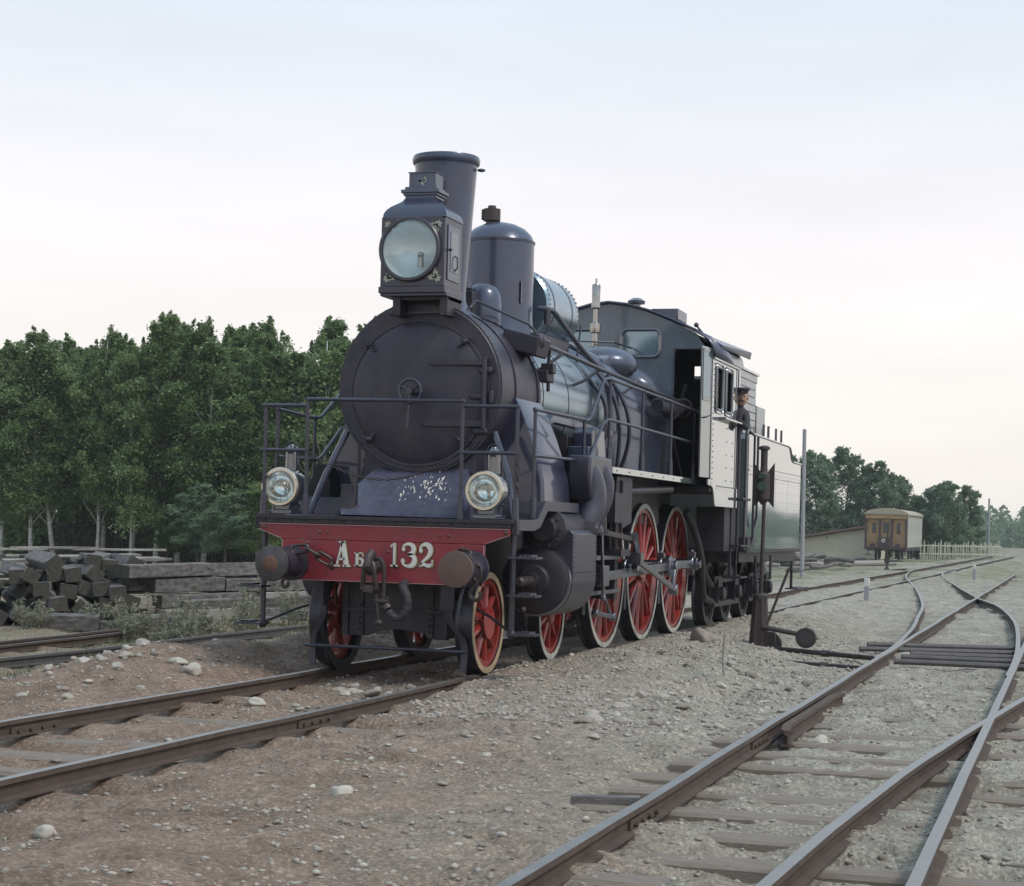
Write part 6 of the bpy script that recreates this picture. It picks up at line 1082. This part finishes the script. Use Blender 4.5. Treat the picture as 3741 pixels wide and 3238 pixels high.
def far_wood(name, x0, x1, y0, y1, n, label, hh, k=300, leaf=0.5):
    P = []
    for i in range(n):
        c = np.array([x0+(x1-x0)*rg.uniform(), y0+(y1-y0)*rg.uniform(), -1.0]); H = hh*rg.uniform(0.6, 1.1); f = rg.uniform(0, 1, k); a = rg.uniform(0, 6.283, k); r_ = H*0.34*np.sin(np.pi*(0.2+0.8*f))**0.8*rg.uniform(0, 1, k)**0.4
        P.append(c+np.stack([r_*np.cos(a), r_*np.sin(a), f*H], 1))
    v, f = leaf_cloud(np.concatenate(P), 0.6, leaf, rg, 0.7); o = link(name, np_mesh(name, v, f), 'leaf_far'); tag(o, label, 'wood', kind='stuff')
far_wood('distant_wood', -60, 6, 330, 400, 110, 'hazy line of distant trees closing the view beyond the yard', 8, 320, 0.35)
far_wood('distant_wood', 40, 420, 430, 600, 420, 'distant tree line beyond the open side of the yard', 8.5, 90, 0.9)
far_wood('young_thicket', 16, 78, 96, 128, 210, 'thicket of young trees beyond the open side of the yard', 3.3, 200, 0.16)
def carriage():
    t = thing('railway_carriage', 'old wooden passenger carriage with brown end wall standing in the yard', 'railway carriage', (-7.4, 115, -0.35))
    X0, X1, Y0, Y1 = -8.95, -6.02, 115.0, 126.5; z0, z1 = 0.55, 2.85; xc = (X0+X1)/2; hw = (X1-X0)/2; ca = R(-3.5)
    b = MB().bx(X0+0.03, X1-0.03, Y0+0.03, Y1, z0, z1); b.build('body', 'carriage_side', t)
    rows = []
    for y in (Y0-0.35, Y0, Y1): rows.append([(xc+(hw+0.08)*math.cos(a), y, z1-0.05+0.47*math.sin(a)) for a in [math.pi*k/14 for k in range(15)]])
    rf = MB().strip(rows); n = 15; rf.f += [list(range(n))]; rf.build('roof', 'carriage_roof', t, solid=0.03)
    MB().prism([(xc-hw*0.96, z1-0.3)]+[(xc+(hw*0.98)*math.cos(a), z1-0.05+0.38*math.sin(a)) for a in [math.pi*k/12 for k in range(12, -1, -1)]]+[(xc+hw*0.96, z1-0.3)], 'y', Y0-0.30, Y0-0.2).build('gable_board', 'carriage_wood', t)
    e = MB().bx(X0+0.12, X1-0.12, Y0-0.02, Y0+0.02, z0, z1).build('end_wall', 'carriage_wood', t)
    for i in range(22):
        x = X0+0.16+i*(X1-X0-0.36)/21
        MB().bx(x-0.050, x+0.050, Y0-0.04, Y0-0.018, z0, z1-0.25).build('plank', 'carriage_wood', e)
    for x in (X0+0.06, X1-0.06, xc-0.42, xc+0.40): MB().bx(x-0.07, x+0.07, Y0-0.28, Y0-0.05, z0, z1-0.2).build('corner_post', 'carriage_trim', t)
    d = MB().bx(xc-0.34, xc+0.34, Y0-0.09, Y0-0.05, z0, z1-0.35).build('end_door', 'carriage_wood', t)
    MB().bx(xc-0.22, xc+0.22, Y0-0.105, Y0-0.092, 1.55, 2.3).build('door_window', 'glass_dark', d)
    for x in (xc-0.85, xc+0.85): MB().bx(x-0.13, x+0.13, Y0-0.06, Y0-0.042, 1.5, 2.25).build('end_window', 'glass_dark', t)
    MB().bx(X0, X1, Y0-0.35, Y0-0.05, 0.38, 0.55).build('buffer_beam', 'carriage_trim', t)
    MB().bx(xc-0.5, xc+0.5, Y0-0.42, Y0-0.34, 0.55, 1.25).build('gangway_plate', 'carriage_trim', t)
    for x in (xc-0.86, xc+0.86): MB().lathe((x, Y0-0.35, 0.62), (0, -1, 0), [(0, 0.09), (0.3, 0.09), (0.3, 0.2), (0.36, 0.2)], 12).build('buffer', 'iron_dark', t)
    MB().torus((xc-0.15, Y0-0.46, 1.0), (0, 1, 0), 0.10, 0.035, 14, 6).build('tail_lamp', 'paint_white', t)
    for i in range(14):
        y = Y0+0.5+i*0.8
        MB().bx(X1-0.03, X1+0.02, y-0.05, y+0.05, z0, z1-0.1).build('pilaster', 'paint_white', t)
        if i % 2 == 0 and i < 13: MB().bx(X1-0.035, X1-0.015, y+0.12, y+0.68, 1.5, 2.35).build('side_window', 'window_pane', t)
    MB().bx(X0+0.1, X1-0.1, Y0, Y1, 0.30, 0.56).build('underframe', 'frame_black', t)
    for y in (Y0+1.2, Y0+3.4, Y1-3.4, Y1-1.2):
        for x in (xc-0.8, xc+0.8): MB().lathe((x-0.06, y, 0.12), (1, 0, 0), [(0, 0.47), (0.12, 0.47)], 18).build('wheel', 'frame_black', t)
    for x in (X0+0.2, X1-0.2): MB().bx(x-0.2, x+0.2, Y0+0.1, Y0+0.5, -0.05, 0.0).bx(x-0.03, x+0.03, Y0+0.28, Y0+0.32, -0.05, 0.4).build('step', 'carriage_trim', t)
carriage()
def shed():
    t = thing('shed', 'long low shed with pale plank wall and sloping brown roof', 'shed', (-14, 128, -0.4)); y0 = 127.0
    w_ = MB().prism([(-15.8, -0.5), (-9.2, -0.5), (-9.2, 2.05), (-15.8, 0.85)], 'y', y0, y0+5).build('wall', 'shed_wall', t)
    for i in range(30):
        x = -15.7+i*0.22; z1 = 0.80+(x+15.8)*0.18
        MB().bx(x-0.10, x+0.10, y0-0.03, y0-0.004, -0.5, z1).build('plank', 'shed_wall', w_)
    MB().prism([(-16.4, 0.80), (-9.0, 2.15), (-9.0, 2.32), (-16.4, 0.97)], 'y', y0-0.5, y0+5.4).build('roof', 'roof_brown', t)
shed()
def pale_fence():
    t = thing('picket_fence', 'pale tall picket fence beyond the carriage', 'fence', (-5, 122, -0.4)); me = None
    for i in range(40):
        x = -5.6+i*0.13; y = 121+i*0.25
        if me is None: o = MB().prism([(-0.045, 0), (0.045, 0), (0.045, 1.35), (0, 1.5), (-0.045, 1.35)], 'y', -0.012, 0.012).build('picket', 'fence_pale', t, loc=(x, y, -0.45)); me = o.data
        else: o = link('picket', me, None, t, loc=(x, y, -0.45))
        o.scale = (1, 1, random.uniform(0.85, 1.1)); o.rotation_euler = (0, random.uniform(-.05, .05), 0)
    for z in (0.1, 0.7): MB().bar((-5.7, 120.9, z), (-0.4, 131, z), 0.03, 0.08).build('fence_rail', 'fence_pale', t)
pale_fence()
def log_pile():
    rn = random.Random(12)
    words = ('lying lowest', 'crossing the others', 'on top', 'sticking out')
    P_ = sorted((rn.uniform(-10.4, -4.6), rn.uniform(70, 84)) for _ in range(40))
    for i in range(40):
        x, y = P_[i]; f = (x+10.4)/5.8; z = -0.3+abs(rn.gauss(0, 1))*0.75*(1-f*0.85)+0.06; a = rn.uniform(-0.5, 0.5)+(0.0 if rn.random() < 0.6 else 1.3); l = rn.uniform(0.7, 1.5); dx, dy = math.cos(a)*l, math.sin(a)*l
        b = MB(); r_ = rn.uniform(0.07, 0.15); b.tube([(x-dx, y-dy, z), (x, y, z+rn.uniform(-.02, .05)), (x+dx, y+dy, z+rn.uniform(-0.12, 0.2))], [r_, r_*0.95, r_*0.85], 8)
        o = b.build('log', rn.choice(('timber_pale', 'timber_old', 'timber_old')), None); tag(o, f'{ORD[i]} log from the tender in the scattered wood pile, counted along the ground', 'log', 'logs scattered behind the tender')
log_pile()
def poles():
    t = thing('telegraph_pole', 'tall grey telegraph pole rising behind the tender', 'pole', (-5.0, 60, -0.3)); MB().cyl((-5.0, 60, -0.4), (-5.04, 60, 5.70), 0.092, 0.078, 12).build('shaft', 'pole_wood', t); MB().cyl((-5.04, 60, 5.70), (-5.04, 60, 5.75), 0.078, 0.04, 12).build('cap', 'pole_wood', t)
    for nm, x, y, h, lab in (('marker_post', 1.88, 23.9, 0.52, 'short grey marker post with white top between the tracks'), ('marker_post', 2.45, 51.5, 0.5, 'small far marker post close to the picture edge')):
        t = thing(nm, lab, 'post', (x, y, -0.1)); MB().bx(x-0.055, x+0.055, y-0.055, y+0.055, -0.2, h-0.18).build('shaft', 'pole_wood', t, bevel=0.008); MB().bx(x-0.057, x+0.057, y-0.057, y+0.057, h-0.18, h).build('painted_top', 'paint_white', t, bevel=0.012)
    t = thing('ground_signal', 'small dark ground lamp on the grass before the carriage', 'signal', (-2.6, 70, -0.3)); MB().lathe((-2.6, 70, -0.35), (0, 0, 1), [(0, 0.2), (0.05, 0.2), (0.3, 0.07), (0.5, 0.06)], 10).build('base', 'iron_dark', t); MB().bx(-2.72, -2.48, 69.9, 70.1, 0.15, 0.42).build('lamp_box', 'iron_dark', t)
    MB().cyl((-2.6, 70, 0.4), (-2.6, 70, 1.55), 0.03, n=8).build('mast', 'iron_dark', t)
    MB().bar((-2.5, 70, -0.2), (-1.7, 70, -0.12), 0.05, 0.07).build('lever', 'iron_dark', t)
    for x, y, h, lab in ((-1.9, 140, 4.6, 'thin far pole at the picture edge'),):
        t = thing('telegraph_pole', lab, 'pole', (x, y, -0.4)); MB().cyl((x, y, -0.5), (x, y, h), 0.1, 0.07, 8).build('shaft', 'pole_wood', t)
poles()
# ================================================================ switch stand and rodding
def stand():
    X, Y = 2.41, 7.475; t = thing('switch_stand', 'black switch stand with lamp, target plates and round counterweight beside the track', 'switch stand', (X, Y, -0.1))
    b = MB(); rows = []
    for z, w_ in ((-0.12, 0.125), (0.25, 0.105), (0.58, 0.085), (0.62, 0.085)): rows.append([(X+w_*math.cos(a)*(1+0.16*(k % 2)), Y+w_*math.sin(a)*(1+0.16*(k % 2)), z) for k, a in enumerate([6.283*j/16 for j in range(16)])])
    b.strip(rows, True); b.build('pedestal', 'iron_dark', t, angle=20)
    MB().bx(X-0.22, X+0.22, Y-0.2, Y+0.2, -0.15, -0.04).build('base_plate', 'iron_dark', t, bevel=0.01); MB().lathe((X, Y, 0.60), (0, 0, 1), [(0, 0.10), (0.05, 0.10), (0.08, 0.06)], 14).build('collar', 'iron_dark', t)
    MB().lathe((X+0.14, Y, 0.02), (0, 1, 0), [(-0.05, 0.16), (0.05, 0.16)], 20).build('crank_wheel', 'iron_dark', t)
    MB().cyl((X+0.005, Y, 0.6), (X+0.02, Y, 1.86), 0.028, 0.024, 10).build('mast', 'iron_dark', t)
    lamp = MB().lathe((X+0.005, Y, 1.84), (0, 0, 1), [(0, 0.025), (0.06, 0.07), (0.08, 0.085), (0.40, 0.085), (0.44, 0.05), (0.50, 0.046), (0.72, 0.046), (0.73, 0.075), (0.76, 0.075), (0.78, 0.04)], 12).build('lamp_body', 'iron_dark', t)
    MB().cyl((X, Y-0.075, 2.08), (X, Y-0.11, 2.08), 0.06, n=16).build('lens', 'signal_green', lamp); MB().bx(X-0.05, X+0.05, Y-0.09, Y-0.086, 2.19, 2.23).build('slot', 'signal_green', lamp)
    for s in (-1, 1):
        MB().prism([(X+s*0.02, 1.93), (X+s*0.135, 1.80), (X+s*0.135, 2.40), (X+s*0.02, 2.24)], 'y', Y+0.05+0.02*s, Y+0.062+0.02*s).build('target_plate', 'iron_dark', t)
    MB().bx(X-0.10, X+0.10, Y+0.04, Y+0.052, 1.93, 2.26).build('target_plate', 'iron_dark', t)
    MB().bar((X+0.08, Y-0.02, 0.22), (X+0.37, Y+0.02, 1.02), 0.03, 0.05, (0, 1, 0)).build('lever', 'iron_dark', t)
    MB().tube([(X+0.05, Y-0.1, 0.24), (X+0.3, Y-0.1, 0.20), (X+0.56, Y-0.1, 0.16)], 0.032, 8).build('weight_arm', 'iron_dark', t)
    w_ = MB().lathe((X+0.63, Y-0.15, 0.12), (0, 1, 0), [(0, 0.10), (0, 0.13), (0.02, 0.135), (0.09, 0.135), (0.10, 0.12)], 28).build('counterweight', 'iron_dark', t); MB().lathe((X+0.63, Y-0.155, 0.12), (0, 1, 0), [(0, 0.085), (0.02, 0.085)], 24).build('weight_face', 'buffer_iron', w_)
    MB().tube([(X+0.22, Y-0.12, 0.18), (X+0.24, Y-0.12, 0.0)], 0.012, 6).build('link', 'iron_dark', t)
    for (a, b_, lab) in (((X+0.1, Y-0.12, -0.03), (4.05, 6.55, -0.05), 'throw rod from the switch stand to the near rail'), ((2.9, 5.95, -0.11), (4.0, 5.55, -0.11), 'thin rod on the gravel nearer than the throw rod')):
        tt = thing('throw_rod', lab, 'rod', a); MB().tube([a, b_], 0.032, 8).build('pipe', 'iron_dark', tt); c_ = V3(a).lerp(V3(b_), 0.55); MB().cyl(c_-V3((0.05, 0, 0)), c_+V3((0.05, 0, 0)), 0.045, n=10).build('joint', 'iron_dark', tt)
    ords = ('farthest', 'second farthest', 'middle', 'second nearest', 'nearest')
    for i, (xl, yl, xr, yr) in enumerate(((3.6, 9.36, 7.2, 10.9), (3.62, 8.3, 7.2, 9.7), (4.35, 7.7, 7.2, 8.55), (4.3, 7.0, 7.2, 7.6), (4.3, 6.1, 7.2, 6.6))):
        tt = thing('signal_rod', f'{ords[i]} of the parallel rods crossing the turnout', 'rod', (xl, yl, -0.06), 'parallel signal rods'); MB().tube([(xl, yl, -0.045), ((xl+xr)/2, (yl+yr)/2, -0.06), (xr, yr, -0.05)], 0.035, 8).build('pipe', 'rail_grey', tt); MB().tube([(xl, yl+0.12, -0.06), (xr, yr+0.14, -0.07)], 0.022, 8).build('pipe', 'rail_rust', tt)
    o = MB().bar((3.70, -6.24, -0.11), (4.10, -6.17, -0.10), 0.09, 0.05).build('plank', 'timber_old', None); tag(o, 'short weathered plank lying flat beside the turnout rail', 'plank')
    o = MB().tube([(2.95, 2.3, -0.05), (2.93, 2.32, 0.15), (2.95, 2.3, 0.42)], 0.014, 6).build('stake', 'timber_pale', None); tag(o, 'thin wooden stake standing by the pit in the gravel', 'stake')
stand()
# ================================================================ haze over the yard
def haze():
    mt_ = bpy.data.materials.new('haze_air'); mt_.use_nodes = True; t = mt_.node_tree; t.nodes.clear()
    out = t.nodes.new('ShaderNodeOutputMaterial'); v = t.nodes.new('ShaderNodeVolumePrincipled'); v.inputs['Color'].default_value = (0.93, 0.96, 0.98, 1); v.inputs['Density'].default_value = HAZE; v.inputs['Anisotropy'].default_value = 0.15
    t.links.new(v.outputs[0], out.inputs['Volume']); MT['haze_air'] = mt_
    o = MB().bx(-1620, 1620, -1620, 1720, -2.2, 14.0).build('haze', 'haze_air', None, smooth=False); tag(o, 'thin pale summer haze filling the whole yard', 'haze', kind='stuff')
HAZE = 0.0004
haze()
